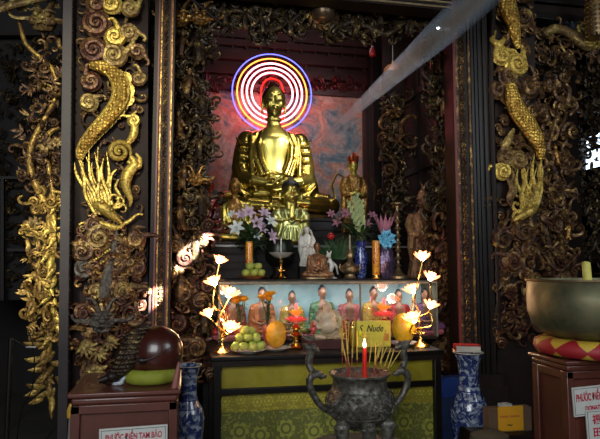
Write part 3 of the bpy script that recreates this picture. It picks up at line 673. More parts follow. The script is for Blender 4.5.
def hand(b, c, sx, k, d=-1, out=V((0,-1,0))):
    """flat palm with four fingers and a thumb, resting"""
    c = V(c); b.sph(c, (.055*k,.035*k,.02*k), 8, 6)
    for i in range(4):
        p = c + V((sx*.045*k, (-.03+.02*i)*k, .004*k)); L = (.055,.065,.06,.045)[i]*k
        b.tube([p, p+V((sx*L*.6,-.004*k,.006*k)), p+V((sx*L,-.008*k,-.002*k))], [.011*k,.010*k,.008*k], 6)
    b.tube([c+V((sx*.01*k,-.03*k,.01*k)), c+V((sx*.04*k,-.045*k,.035*k)), c+V((sx*.065*k,-.045*k,.045*k))], [.013*k,.011*k,.009*k], 6)
def seated(H, folds=True, drape=True):
    """lotus-seated figure of height H at the origin, facing -y -> body, robe, hair builders"""
    k = H; b = MB(); r = MB(); h = MB(); q = lambda x, y, z: V((x, y, z))*k
    n0 = len(b.v); head_parts(b, q(0,-.015,.835), .125*k)
    for v in b.v[n0:]: v.x *= .92
    b.tube([q(0,0,.77), q(0,.0,.70), q(0,.015,.62), q(0,.02,.55)], [.048*k,.046*k,.062*k,.1*k], 14)
    for z in (.70,.715): b.tube([q(.058*math.cos(a), .058*math.sin(a), z) for a in [i*PI/8 for i in range(-8,1)]], .006*k, 6)
    b.lathe(q(0,-.022,0), smooth_path([(.01*k,.16*k),(.11*k,.2*k),(.125*k,.3*k),(.128*k,.4*k),(.15*k,.5*k),(.15*k,.56*k),(.10*k,.62*k),(.055*k,.66*k),(.042*k,.70*k)], 5), 48, 1, .68)
    for s_ in (-1,1): b.sph(q(s_*.058,-.085,.525), (.06*k,.03*k,.045*k), 12, 8)
    hand(b, q(-.045,-.22,.20), 1, 1.1*k); hand(b, q(.045,-.225,.235), -1, 1.1*k)
    for s_ in (-1,1): b.tube([q(s_*.17,-.17,.24), q(s_*.07,-.215,.215)], [.034*k,.028*k], 8)
    # robe: back and shoulders
    r.lathe(q(0,.03,0), smooth_path([(.01*k,.08*k),(.27*k,.1*k),(.235*k,.2*k),(.215*k,.3*k),(.21*k,.42*k),(.225*k,.52*k),(.21*k,.58*k),(.14*k,.625*k),(.075*k,.65*k),(.06*k,.66*k)], 5), 48, 1, .5)
    for s_ in (-1,1):
        r.sph(q(s_*.185,.01,.56), (.075*k,.075*k,.065*k), 14, 10)
        r.tube([q(s_*.195,.01,.57), q(s_*.215,.0,.47), q(s_*.225,-.015,.34), q(s_*.215,-.07,.25), q(s_*.15,-.155,.225)], [.062*k,.07*k,.078*k,.075*k,.045*k], 14)
        r.tube([q(s_*.055,.03,.64), q(s_*.085,-.05,.60), q(s_*.115,-.098,.5), q(s_*.105,-.12,.4), q(s_*.06,-.15,.28)], [.025*k,.026*k,.026*k,.024*k,.02*k], 8)
        r.tube([q(s_*.075,.03,.63), q(s_*.13,-.05,.59), q(s_*.15,-.085,.5), q(s_*.145,-.11,.4), q(s_*.10,-.15,.27)], [.02*k,.022*k,.02*k,.02*k,.018*k], 8)
        r.tube([q(s_*.235,-.02,.33), q(s_*.245,-.05,.22), q(s_*.245,-.07,.12)], [.06*k,.075*k,.085*k], 12)
        r.tube([q(s_*.105,.0,.625), q(s_*.165,-.07,.56), q(s_*.175,-.10,.42), q(s_*.165,-.13,.28), q(s_*.14,-.16,.16)], [.012*k,.02*k,.022*k,.02*k,.014*k], 8)
        if folds:
            for i in range(5):
                z = .54-i*.062; w = .05+.008*i
                r.tube([q(s_*(.13),-.06-.006*i,z+.03), q(s_*(.185),-.085-.008*i,z-.035), q(s_*(.25),-.06-.006*i,z-.03), q(s_*.272,-.03,z+.025)], [.008*k,.013*k,.013*k,.007*k], 6)
            for i in range(3):
                r.tube([q(s_*(.29-.02*i),-.02,.33-.03*i), q(s_*(.28-.02*i),-.13,.2-.01*i), q(s_*(.22-.03*i),-.17,.13)], [.01*k,.014*k,.01*k], 6)
        # legs
        r.tube([q(s_*.06,.02,.10), q(s_*.25,-.05,.10), q(s_*.385,-.12,.085)], [.11*k,.095*k,.075*k], 14)
        r.sph(q(s_*.385,-.125,.075), (.075*k,.085*k,.068*k), 12, 8)
    r.tube([q(.38,-.14,.07), q(.2,-.21,.075), q(-.06,-.255,.085)], [.062*k,.06*k,.045*k], 12)
    r.tube([q(-.38,-.14,.07), q(-.2,-.23,.06), q(.06,-.26,.05)], [.062*k,.056*k,.04*k], 12)
    b.sph(q(-.12,-.24,.135), (.07*k,.035*k,.025*k), 10, 6); b.sph(q(.13,-.245,.115), (.07*k,.035*k,.025*k), 10, 6)
    r.sph(q(0,-.08,.03), (.42*k,.21*k,.03*k), 24, 8)
    if folds:
        for s_ in (-1,1):
            for i in range(6):
                r.tube([q(s_*(.10+.03*i),-.1,.17-.01*i), q(s_*(.18+.03*i),-.21+.01*i,.12-.006*i), q(s_*(.09+.035*i),-.295+.02*i,.05)], [.008*k,.013*k,.006*k], 6)
        for i in range(3): r.tube([q(-.09,-.13,.33-.03*i), q(0,-.15,.29-.035*i), q(.09,-.13,.33-.03*i)], [.008*k,.014*k,.008*k], 6)
        for i in range(7): x = -.09+.03*i; r.tube([q(x,-.26,.07), q(x*1.15,-.29,.02)], [.012*k,.008*k], 6)
    # hair cap and topknot
    h.sph(q(0,.008,.865), (.09*k,.103*k,.10*k), 20, 12); h.sph(q(0,.012,.945), (.052*k,.056*k,.05*k), 14, 8)
    return b, r, h
def cut_face(h, k, zf=.875, yf=-.055):
    """keep the hair cap off the face: push its lower front inwards"""
    for v in h.v:
        if v.z < zf*k+ (v.y/k+.1)*-.25*k and v.y < .0: v.y = max(v.y, yf*k*.2)
    return h
# --- great buddha
YBU = 5.42
c = V((P(273,218,YBU).x, YBU, T3)); HB = P(273,81,YBU).z - T3 - .03
print('buddha', c, HB)
th = thing('buddha_statue', c, 'large golden seated statue in meditation under the neon halo', 'statue')
off = lambda mb, c: [v for v in mb.v] and setattr(mb, 'v', [v + c for v in mb.v]) or mb
b, r, h = seated(HB); cut_face(h, HB)
for mm in (b, r, h): off(mm, c + Z*.03)
b.sculpt('body', M['gold'], th, .0055, 6); r.sculpt('robe', M['goldrobe'], th, .008, 4); h.sculpt('hair', simple('dark_red_bronze_hair','#3a1c10',.35,.7,.3,60,.3), th, .009, 1)
# lotus seat
mb = MB(); mb.lathe(c, [(.46*HB,0),(.47*HB,.03)], 48, 1, .62); mb.v = [v + V((0,-.03,0)) for v in mb.v]; mb.build('seat_base', M['antique'], th)
# --- smaller standing/seated golden buddha in front
def make_seated(name, label, cat, px, base_z, Y, top_py, mats, vox=.005, hairmat=None, group=None, folds=True, parts=('body','robe','hair')):
    c = V((P(px,267,Y).x, Y, base_z)); H = P(px,top_py,Y).z - base_z
    t = thing(name, c, label, cat, group); b, r, h = seated(H, folds); cut_face(h, H)
    for mm in (b, r, h): off(mm, c)
    b.sculpt(parts[0], mats[0], t, vox, 1); r.sculpt(parts[1], mats[1], t, vox, 1); h.sculpt(parts[2], hairmat or M['hair'], t, vox, 1)
    return t, c, H
def standing(H, hs=1.0, wd=1.0):
    k = H; b = MB(); r = MB(); h = MB(); q = lambda x,y,z: V((x,y,z))*k
    head_parts(b, q(0,-.01,1-.115*hs), .085*k*hs); b.tube([q(0,0,1-.17*hs), q(0,.005,.74)], [.036*k,.06*k], 10)
    b.sph(q(0,-.02,.7), (.09*k,.06*k,.08*k), 12, 8); b.sph(q(0,-.025,.6), (.075*k,.06*k,.1*k), 12, 8)
    r.lathe(q(0,.01,0), [(.16*k,0),(.165*k,.03*k),(.14*k,.2*k),(.12*k,.4*k),(.115*k,.52*k),(.135*k,.66*k),(.12*k,.74*k),(.05*k,.78*k)], 32, 1.15, .8, lambda a, z: .07*math.cos(9*a)*max(0, 1-z/(.6*k)))
    for s_ in (-1,1):
        r.tube([q(s_*.13,.01,.735), q(s_*.175,.0,.62), q(s_*.165,-.06,.5), q(s_*.09,-.12,.5)], [.05*k,.055*k,.055*k,.035*k], 10)
        r.tube([q(s_*.165,-.05,.5), q(s_*.17,-.04,.36), q(s_*.165,-.02,.2)], [.05*k,.05*k,.02*k], 8)
        r.tube([q(s_*.04,.0,.8), q(s_*.07,-.065,.72), q(s_*.05,-.095,.55), q(0,-.11,.45)], [.018*k,.02*k,.018*k,.015*k], 8)
        b.tube([q(s_*.1,-.11,.5), q(s_*.03,-.13,.52)], [.026*k,.02*k], 8)
        for i in range(4): b.tube([q(s_*.025,-.125-.008*i,.52+.012*i), q(s_*.0,-.14-.006*i,.525+.012*i), q(-s_*.03,-.135,.52+.012*i)], .009*k, 5)
        for i in range(4): r.tube([q(s_*.02*i,-.125,.42), q(s_*.035*i,-.14,.25), q(s_*.04*i,-.13,.05)], .011*k, 5)
    h.sph(q(0,.006,1-.085*hs), (.07*k*hs,.076*k*hs,.072*k*hs), 16, 10); h.sph(q(0,.006,1-.028*hs), (.03*k*hs,.034*k*hs,.03*k*hs), 10, 8)
    if hs > 1:
        for mm in (b, r):
            for v in mm.v:
                if v.z < (1-.23*hs)*k+.02*k or mm is r: v.z *= min(1, (1-.235*hs)/.76)
    for mm in (b, r):
        for v in mm.v:
            if mm is r or v.z < .76*k: v.x *= wd
    return b, r, h
def make_standing(name, label, px, base_z, Y, top_py, mats, vox=.005, hairmat=None, hs=1.0, wd=1.0):
    c = V((P(px,267,Y).x, Y, base_z)); H = P(px,top_py,Y).z - base_z
    t = thing(name, c, label, 'statue'); b, r, h = standing(H, hs, wd)
    for v in h.v:
        if v.z < (1-.085*hs)*H and v.y < 0: v.y = max(v.y, -.012*H)
    for mm in (b, r, h): off(mm, c)
    b.sculpt('body', mats[0], t, vox, 1); r.sculpt('robe', mats[1], t, vox, 1); h.sculpt('hair', hairmat or M['hair'], t, vox, 1)
    return t, c, H
t, c2, H2 = make_standing('buddha_statue', 'small golden statue with blue-black hair, standing in front of the great statue', 290.5, T2, 4.93, 177, (M['gold'], M['goldpale']), .006, hs=2.0, wd=1.3)
MB().lathe(c2, [(.16,0),(.17,.02),(.13,.03)], 24, 1, .7).build('base', M['antique'], t)
t, c3, H3 = make_seated('attendant_statue', 'small golden statue with a topknot and a shiny dark face, left of the great statue', 'statue', 234, T2+.02, 4.92, 177, (M['antique'], M['gold']), .006, M['antique'])
MB().bb((c3.x-.2,c3.y-.1,T2),(c3.x+.2,c3.y+.1,T2+.02)).build('plinth', M['redwood'], t)
t, c4, H4 = make_standing('attendant_statue', 'golden crowned statue with raised scarf ends, standing right of the great statue', 354, T2+.1, 4.93, 158, (M['gold'], M['antique']), .006, M['antique'], wd=.85)
mb = MB(); k = H4
for i in range(7):
    a = R(-90+(i-3)*28); mb.petal(c4+V((.05*k*math.cos(a), .055*k*math.sin(a), .93*k)), (math.cos(a)*.3, math.sin(a)*.3, 1), (math.cos(a),math.sin(a),0), (.13 if i == 3 else .1)*k, .05*k, -.2)
mb.lathe(c4+Z*.925*k, [(.066*k,0),(.07*k,.015*k),(.066*k,.03*k)], 16); mb.tube([c4+Z*.95*k, c4+Z*1.08*k], [.05*k,.01*k], 8)
mb.build('crown', simple('red_gold_crown','#8a3a1a',.28,.8), t)
for s_ in (-1,1): mb = MB(); mb.tube([c4+V((s_*.1*k,.02,.74*k)), c4+V((s_*.22*k,0,.78*k)), c4+V((s_*.3*k,-.02,.62*k)), c4+V((s_*.26*k,-.05,.45*k)), c4+V((s_*.34*k,-.05,.42*k))], [.012*k,.02*k,.02*k,.02*k,.008*k], 8, .5); mb.build('scarf', M['goldrobe'], t)
MB().bb((c4.x-.15,c4.y-.1,T2),(c4.x+.15,c4.y+.1,T2+.1)).build('plinth', M['redwood'], t)
# crowned brown bodhisattva on the right
m_br = gilt('worn_brown_lacquer', [(.3,(.10,.045,.025,1)),(.5,(.25,.13,.06,1)),(.7,(.4,.24,.1,1))], 5, .3, .4)
t, c5, H5 = make_standing('robed_statue', 'brown robed statue in a pointed hat with a green sash, beside the dark candlestick', 424, T1, 4.62, 193, (simple('dusky_pink_face','#6d4634',.35,.2), m_br), .006, M['dark'])
mb = MB(); k = H5; mb.lathe(c5+Z*.92*k, [(.07*k,0),(.075*k,.02*k),(.06*k,.05*k),(.045*k,.09*k),(.02*k,.12*k)], 16)
mb.tube([c5+Z*1.02*k, c5+V((-.02*k,-.03*k,1.09*k)), c5+V((-.045*k,-.03*k,1.13*k))], [.014*k,.01*k,.003*k], 6); mb.tube([c5+Z*1.02*k, c5+V((.02*k,-.03*k,1.09*k)), c5+V((.05*k,-.03*k,1.13*k))], [.014*k,.01*k,.003*k], 6)
mb.build('hat', m_br, t)
mb = MB(); mb.tube([c5+V((.06*k,-.08*k,.76*k)), c5+V((.02*k,-.12*k,.62*k)), c5+V((-.05*k,-.15*k,.5*k))], [.02*k,.035*k,.02*k], 8, .5); mb.build('green_sash', simple('dull_green_silk','#4f5a2c',.5), t)
# red figure far left
t, c6, H6 = make_seated('guardian_statue', 'small dark red lacquered statue at the left edge of the mural', 'statue', 207, T2+.06, 4.93, 176, (simple('red_lacquer_skin','#7c1c14',.25,.2), simple('dark_red_lacquer_robe','#4a120e',.25,.2)), .008, simple('red_black_hair','#20100c',.3))
MB().bb((c6.x-.12,c6.y-.1,T2),(c6.x+.12,c6.y+.1,T2+.06)).build('plinth', M['redwood'], t)
# ================================================================ neon halo
YH = 6.12; hc = P(272.3,93,YH); k = S(272,YH)*.985
th = thing('neon_halo', hc, 'round halo of glowing neon rings, blue outside, then yellow, then pink-white', 'light')
M['neonblue'] = emis('blue_neon_tube', '#5a62ff', 2.2); M['neonyellow'] = emis('orange_yellow_neon_tube', '#ff8a30', 3.2); M['neonpink'] = emis('pink_white_neon_tube', '#ff7078', 10); M['neonred'] = emis('red_neon_tube', '#ff2018', 1.6)
for rr, mt, w in ((41.2,'neonblue',.6),(36.3,'neonyellow',.65),(31.3,'neonpink',.85),(26.4,'neonpink',.85),(21.4,'neonpink',.85)):
    MB().tube([hc + (X*math.sin(a)+Z*math.cos(a))*rr*k for a in [i*2*PI/96 for i in range(97)]], w*k, 8).build('neon_ring', M[mt], th)
a = [hc+V((x*k,.0,z*k)) for x, z in ((-10,-30),(-11.5,-12),(-11.5,2),(-9,10),(-4,14.5),(2,15),(8,12),(11,5),(12,-6),(11,-30))]
mb = MB(); mb.tube([V(p) for p in smooth_path([tuple(q) for q in a], 5)], .8*k, 8); mb.build('inner_arch', M['neonred'], th)
mb = MB()
for i in range(4): a = i*PI/2+PI/4; MB().tube([hc+Yv*.025+(X*math.cos(a)+Z*math.sin(a))*18*k, hc+Yv*.025+(X*math.cos(a)+Z*math.sin(a))*43*k], .006, 6).build('mounting_strut', M['black'], th)
mb.tube([hc+Yv*.03+Z*41*k, hc+V((0,.3,60*k))], .006, 6)
mb.build('mounting_strut', M['black'], th)
# ================================================================ offering table
YT = 3.45
zT = P(217,357,YT).z
xa, xb = xat(212,YT), xat(443,YT)
th = thing('offering_table', ((xa+xb)/2, YT, 0), 'long black lacquered altar table with a yellow cloth front', 'table')
YTB = 4.33
MB().bb((xa, YT, zT-.028), (xb, YTB, zT)).build('table_top', M['black'], th, 30, bevel=.006)
ya = P(320,368,YT).z; yb = P(320,386,YT).z; yc = P(320,392,YT).z
MB().bb((xa+.01, YT+.01, zT-.06), (xb-.01, YT+.03, zT-.028)).build('apron', M['dark'], th, 30)
MB().bb((xa+.03, YT+.02, yc), (xb-.03, YT+.045, yb)).build('cross_rail', M['black'], th, 30, bevel=.004)
lw = .045
for x in (xa+.02, xb-.02-lw):
    for y in (YT+.015, YTB-.06): MB().bb((x, y, 0), (x+lw, y+lw, zT-.028)).build('leg', M['black'], th, 30, bevel=.004)
def brocade(name, base, fig, scale=9, bright=1):
    m = NT(name); o = m.obj(); sep = m.n('ShaderNodeSeparateXYZ', {0: o})
    cb = m.n('ShaderNodeCombineXYZ', {0: sep.outputs[0], 1: sep.outputs[2], 2: 0.0})
    v = m.n('ShaderNodeTexVoronoi', {'Vector': cb.outputs[0], 'Scale': scale, 'Randomness': .45}, voronoi_dimensions='2D')
    loc = m.n('ShaderNodeVectorMath', {0: cb.outputs[0], 1: v.outputs['Position']}, operation='SUBTRACT')
    s2 = m.n('ShaderNodeSeparateXYZ', {0: loc.outputs[0]})
    an = m.math('ARCTAN2', s2.outputs[1], s2.outputs[0]); ln = m.n('ShaderNodeVectorMath', {0: loc.outputs[0]}, operation='LENGTH')
    rr = m.math('MULTIPLY', ln.outputs['Value'], scale)
    pet = m.math('MULTIPLY', m.math('COSINE', m.math('MULTIPLY', an, 6.0)), .09)
    e = m.math('SUBTRACT', m.math('ADD', pet, .36), rr)
    ring = m.math('SINE', m.math('MULTIPLY', rr, 26.0))
    n = m.noise(cb.outputs[0], scale*3.2, 2, .5, 2.5)
    flower = m.math('GREATER_THAN', e, 0.0); veins = m.math('GREATER_THAN', ring, -.3)
    f = m.math('MULTIPLY', flower, veins)
    leaf = m.math('MULTIPLY', m.math('GREATER_THAN', n.outputs['Fac'], .56), m.math('LESS_THAN', e, -.03))
    k = m.math('ADD', f, m.math('MULTIPLY', leaf, .8))
    m.set('Base Color', m.mix(k, C(base), C(fig))); m.set('Roughness', .5); m.set('Sheen Weight', .3)
    m.bump(k, .2, .003); return m.m
def drape(x0, x1, z0, z1, y, amp, fr_, sd=0):
    mb = MB(); mb.grid(lambda u, v: V((x0+(x1-x0)*u, y + amp*math.sin(u*fr_+sd+v*.6) + amp*.5*math.sin(u*fr_*2.3+v), z0+(z1-z0)*v)), 90, 8)
    n = len(mb.v); mb.v += [p + Yv*.004 for p in mb.v]; mb.f += [tuple(i+n for i in f[::-1]) for f in mb.f]; return mb
drape(xa+.06, xb-.06, yc-.002, zT-.05, YT+.06, .003, 30).build('upper_cloth', simple('mustard_yellow_satin','#8a7e1c',.42,0,.12,20,.05), th)
drape(xa+.06, xb-.06, .12, yc+.01, YT+.07, .004, 22, 1).build('front_cloth', brocade('olive_yellow_brocade','#626427','#98983c', 6.5), th)
zg = P(320,408,YT+.06).z
drape(xa+.06, xb-.06, zg, yc+.012, YT+.062, .004, 22, 1).build('fringe_band', brocade('bright_yellow_brocade','#877c20','#b0a230', 12), th)
# ================================================================ glass case with painted figures
YG = 3.99; YGB = 4.29
ga, gbx = xat(219,YG), xat(437,YG); zc = P(320,281.5,YG).z
th = thing('display_case', ((ga+gbx)/2, (YG+YGB)/2, zT), 'long glass display case with a pale blue back along the rear of the table', 'display case')
mw = simple('weathered_grey_case_frame', '#6e6a5c', .4, .2, .2, 20)
MB().bb((ga, YG, zc-.02), (gbx, YGB, zc)).build('case_top', mw, th, 30, bevel=.003)
MB().bb((ga, YG, zT), (gbx, YGB, zT+.02)).build('case_floor', M['dark'], th, 30)
m = NT('pale_blue_sky_backdrop'); o_ = m.obj(); n1 = m.noise(o_, 5, 4, .6, .5)
m.set('Base Color', m.ramp(n1.outputs['Fac'], [(.35,'#9cc4cf'),(.6,'#c8dde0')])); m.set('Roughness', .7)
MB().bb((ga, YGB-.012, zT+.02), (gbx, YGB, zc-.02)).build('backdrop', m.m, th, 30)
for x in (ga, gbx-.012): MB().bb((x, YG, zT+.02), (x+.012, YGB, zc-.02)).build('end_panel', mw, th, 30)
xs = xat(360,YG); MB().bb((xs-.006, YG-.004, zT+.02), (xs+.006, YG+.006, zc-.02)).build('glass_joint_bar', mw, th, 30)
gl = glassy('clear_case_glass', (.97,.99,.98,1), .1)
for a, b in ((ga+.012, xs-.006), (xs+.006, gbx-.012)): MB().bb((a, YG, zT+.02), (b, YG+.004, zc-.02)).build('glass_pane', gl, th, None)
skin = simple('painted_figure_skin', '#9a6a52', .4, 0, .15, 20)
cols = [('red','#8e2a22'),('orange','#b0602a'),('gold','#a08a3a'),('green','#4f6e48'),('pink and red','#a04a4a'),('yellow','#b08a2e'),('crimson','#9a2020'),('violet','#6a4468')]
b, r, h = seated(.33, True)
proto = None
for i, px in enumerate((233,262,292,322,349,373,398,424)):
    nm, cc = cols[i]
    c = V((xat(px, 4.15), 4.15, zT+.02))
    lab = ('figure in a %s robe in the glass case, ' % nm) + ['far left','second from the left','behind the brass candle lamp','behind the laughing statue','by the glass joint bar','behind the yellow sign','above the right melon','far right'][i]
    mr = simple('painted_%s_robe' % nm.replace(' ', '_'), cc, .4, 0, .3, 30)
    if proto is None:
        proto = thing('monk_figurine', (0,0,0), lab, 'figurine', 'painted monk figurines in the glass case')
        ob = b.sculpt('body', skin, proto, .006, 1); orb = r.sculpt('robe', mr, proto, .006, 1); oh = cut_face(h,.33).sculpt('hair', simple('slate_blue_hair','#2c3038',.5), proto, .006, 1)
        md = MB(); md.lathe((0,-.02,0), [(.02,-.004),(.14,0),(.15,.02),(.13,.035),(.02,.04)], 20, 1, .6); od = md.build('lotus_base', simple('pink_lotus_base','#a85a60',.4), proto)
        for o in (ob, orb, oh): o.location.z = .03
        t = proto
    else:
        t = dup(proto, label=lab)
        for ch in t.children:
            if ch.name.startswith('robe'): ch.data = ch.data.copy(); ch.data.materials[0] = mr
    t.location = c; t['label'] = lab
    t.scale = ((1,1.05,.97,1.08,1,1.04,.98,1)[i],)*3
    if i: t.rotation_euler = (0,0,R((0,8,-6,4,-8,6,-4,9)[i]))
# ================================================================ lotus lamps
M['petal_lit'] = emis('glowing_warm_crystal_petal', '#ffb27a', 3.2); M['bulb'] = emis('lamp_bulb', '#ffe2b0', 26)
m = NT('glowing_warm_crystal_petal_2'); M['petal_lit'] = m.m
m.set('Base Color', C('#ffd9c0')); m.set('Roughness', .15); m.set('Emission Color', C('#ff9050')); m.set('Emission Strength', 2.6); m.set('Transmission Weight', .4)
def lotus(mb, c, r, tilt=0, az=0, cup=1.0, rings=((9,.45,1.0),(8,.95,.85),(6,1.3,.6))):
    ax = V((math.sin(tilt)*math.cos(az), math.sin(tilt)*math.sin(az), math.cos(tilt)))
    u = ax.orthogonal().normalized(); w = ax.cross(u)
    for n, el, L in rings:
        for i in range(n):
            a = 2*PI*i/n + el; rd = u*math.cos(a)+w*math.sin(a); d = rd*math.cos(el)+ax*math.sin(el)
            mb.petal(V(c)+rd*r*.1, d, ax*math.cos(el)-rd*math.sin(el), r*L, r*.5, .7*cup, .35, 6)
nlights = []
def lamp_tree(px, base_py, Y, blossoms, label):
    c = P(px, base_py, Y); c.z = zT; t = thing('lotus_lamp', c, label, 'lamp', 'branched lotus lamps on the altar table'); k = S(px, Y)
    MB().lathe(c, [(.2*k,0),(8.5*k,0),(8.5*k,1*k),(6*k,3*k),(2.2*k,6*k),(1.2*k,10*k),(1.6*k,12*k),(.8*k,14*k)], 24).build('base', M['brass'], t)
    top = c+Z*12*k; ys = sorted(blossoms, key=lambda q: -q[1]); sp = []
    for i, (bx, by, r, tl) in enumerate(ys):
        p = P(bx, by, Y - .03 + .05*((i*7) % 3)); a = R(tl)
        mid = V(((c.x+p.x)/2 + (c.x-p.x)*.1 + (.05 if i % 2 else -.05), Y, c.z+(p.z-c.z)*.55))
        q = smooth_path([tuple(top), tuple(V((c.x+(p.x-c.x)*.1-(p.x-c.x)*.5, Y, c.z+(p.z-c.z)*.35+.03))), tuple(mid), tuple(p-Z*r*k*.25)], 6)
        st = MB().tube([V(v) for v in q], .8*k*.9, 7).build('branch', M['brass'], t)
        mb = MB(); lotus(mb, p, r*1.45*k, R(20), a); fl = mb.build('lotus_shade', M['petal_lit'], st)
        MB().sph(p+Z*r*k*.3-Yv*.01, r*k*.4, 10, 8).build('bulb', M['bulb'], st)
        nlights.append(p+Z*r*k*.5+N*.03)
    return t
lamp_tree(222, 357, 3.62, [(219,263,7,0),(214,285,8,180),(229,297,9,-40),(209,316,7,180),(230,331,8.5,-60)], 'brass lamp tree with five glowing lotus flowers at the left end of the altar table')
lamp_tree(421, 347, 3.62, [(422,260,7,60),(430,280,7,0),(413,293,7.5,180),(430,308,7,0),(413,322,8,200)], 'brass lamp tree with five glowing lotus flowers at the right end of the altar table')
# ================================================================ fruit, flowers and lamps on the table
def plate(c, r, mat=None, label=None, name='plate'):
    o = MB().lathe(c, [(.1*r,0),(.5*r,0),(.55*r,.06*r),(.95*r,.16*r),(1.0*r,.2*r),(.93*r,.2*r),(.5*r,.1*r),(.01*r,.09*r)], 32).build(name, mat or M['white'], loc=c)
    return tag(o, label, 'plate')
M['white'] = simple('white_porcelain', '#c9c6bb', .2, 0, .06, 10, 0)
YO = 3.58
c = P(248,357,YO); c.z = zT; k = S(248,YO)
plate(c, 17*k, label='white plate under the heap of green mangoes on the altar table')
m = NT('green_mango_skin'); o_ = m.obj(); nz = m.noise(o_, 14, 2); m.set('Base Color', m.ramp(nz.outputs['Fac'], [(.35,'#6c8c30'),(.55,'#8fa544'),(.72,'#b8994a')])); m.set('Roughness', .35); M['mango'] = m.m
def mango(c, r, rot, label, i):
    mb = MB(); mb.sph((0,0,0), (r,r*.86,r*1.12), 16, 12)
    for v in mb.v: v.x += .12*r*math.sin(v.z/r*1.5); v.z -= .05*r*abs(v.x/r)
    mt = Matrix.Rotation(rot[0],3,'X') @ Matrix.Rotation(rot[1],3,'Y'); mb.v = [mt @ v + V(c) for v in mb.v]
    t = thing('green_mango', c, label, 'fruit', 'green mangoes heaped on the white plate')
    mb.build('flesh', M['mango'], t); MB().tube([V(c)+mt@V((0,0,r*1.08)), V(c)+mt@V((.1*r,0,r*1.3))], r*.07, 6).build('stalk', M['dark'], t)
z0 = c.z + 3*k; mg = [(-12.5,0,4.2,'at the left end of the bottom row'),(-4.6,-2,4.4,'second from the left in the bottom row'),(4.4,-2,4.4,'third from the left in the bottom row'),(12.4,0,4.2,'at the right end of the bottom row'),
      (-8.4,2,12,'at the left of the middle row'),(0,0,12.2,'in the centre of the middle row'),(8.4,2,12,'at the right of the middle row'),(-3,3,19,'at the left of the top row'),(4,7,17.6,'tucked behind the top of the heap')]
for i, (dx, dy, dz, w_) in enumerate(mg): mango((c.x+dx*k, c.y+dy*k, z0+dz*k-.5*k), 4.7*k, (R(40+i*47), R(i*83)), 'green mango ' + w_ + ' on the plate', i)
m = NT('orange_melon_skin'); o_ = m.obj(); nz = m.noise(o_, 40, 3); m.set('Base Color', m.ramp(nz.outputs['Fac'], [(.3,'#c07d14'),(.7,'#dba02a')])); m.set('Roughness', .5); m.bump(nz.outputs['Fac'], .1, .004); M['melon'] = m.m
m = NT('yellow_melon_skin'); o_ = m.obj(); nz = m.noise(o_, 40, 3); m.set('Base Color', m.ramp(nz.outputs['Fac'], [(.3,'#b08a10'),(.7,'#cfa820')])); m.set('Roughness', .5); M['melon2'] = m.m
def melon(px, base_py, Y, rx, rz, mat, label, pl):
    c = P(px, base_py, Y); c.z = zT; k = S(px, Y); plate(c, 15*k, label=pl)
    c = c + Z*2.2*k; t = thing('melon', c, label, 'fruit')
    fl = lambda a, z: .018*math.cos(10*a)
    MB().lathe(c, [(rx*k*math.sin(a)+.0005, rz*k*(1-math.cos(a))) for a in [PI*i/18 for i in range(19)]], 40, 1, .95, fl).build('rind', mat, t, 180)
    MB().tube([c+Z*(2*rz*k-.5*k), c+V((.4*k,0,(2*rz+1.4)*k))], [1*k,.7*k], 8).build('stalk', M['mango'], t)
melon(276, 353, YO+.07, 10, 13.3, M['melon'], 'orange upright melon right of the green mangoes', 'white plate under the orange melon')
melon(404, 350, YO+.12, 11, 14, M['melon2'], 'yellow melon right of the yellow handwritten sign', 'white plate under the yellow melon by the right lotus lamp')
# chrysanthemum bunches
M['chrys'] = simple('yellow_chrysanthemum', '#e0a312', .55, 0, .15, 40, 0); M['leaf'] = simple('dark_green_leaf', '#2c4420', .5, 0, .3, 25, .05); M['leaf2'] = simple('fresh_green_leaf', '#4d7030', .5, 0, .25, 25, .05)
def bunch(px, top_py, Y, label, sd):
    r = random.Random(sd); c = P(px, 345, Y); c.z = zT; k = S(px, Y); t = thing('flower_vase', c, label, 'flowers')
    MB().lathe(c, [(4*k,0),(4.5*k,2*k),(3*k,6*k),(4.4*k,13*k),(5*k,18*k),(3.4*k,21*k)], 20).build('vase', simple('gilt_pink_vase','#8c4a40',.3,.2), t)
    tp = P(px, top_py, Y); st = MB(); lf = MB()
    for i in range(7):
        f = tp + V((r.uniform(-6,6)*k, r.uniform(-5,5)*k, r.uniform(-3,3)*k)); mb = MB()
        st.tube([c+Z*18*k, (c+Z*18*k)*.5+f*.5+V((r.uniform(-2,2)*k,0,0)), f], .5*k, 5)
        for j in range(3):
            for q in range(13): a = 2*PI*q/13+j*.3; el = (.15,.55,.95)[j]; rd = V((math.cos(a),math.sin(a),0)); mb.petal(f, rd*math.cos(el)+Z*math.sin(el), Z*math.cos(el)-rd*math.sin(el), (7-j*1.4)*k, 1.9*k, .5, .2, 3)
        mb.sph(f+Z*1*k, 1.8*k, 6, 5); mb.build('chrysanthemum', M['chrys'], t)
    for i in range(34):
        z = r.uniform(.35,.95); p = (c+Z*18*k)*(1-z)+tp*z+V((r.uniform(-3,3)*k, r.uniform(-3,3)*k, -2*k)); a = r.uniform(0,6.3)
        lf.petal(p, (math.cos(a),math.sin(a),r.uniform(-.3,.6)), Z, r.uniform(5,8)*k, 2.6*k, -.6, .2, 4)
    st.build('stems', M['leaf'], t); lf.build('leaves', M['leaf'], t)
bunch(240, 301, 3.84, 'bunch of yellow chrysanthemums beside the left lotus lamp', 4)
bunch(267, 297, 3.84, 'bunch of yellow chrysanthemums behind the orange melon', 5)
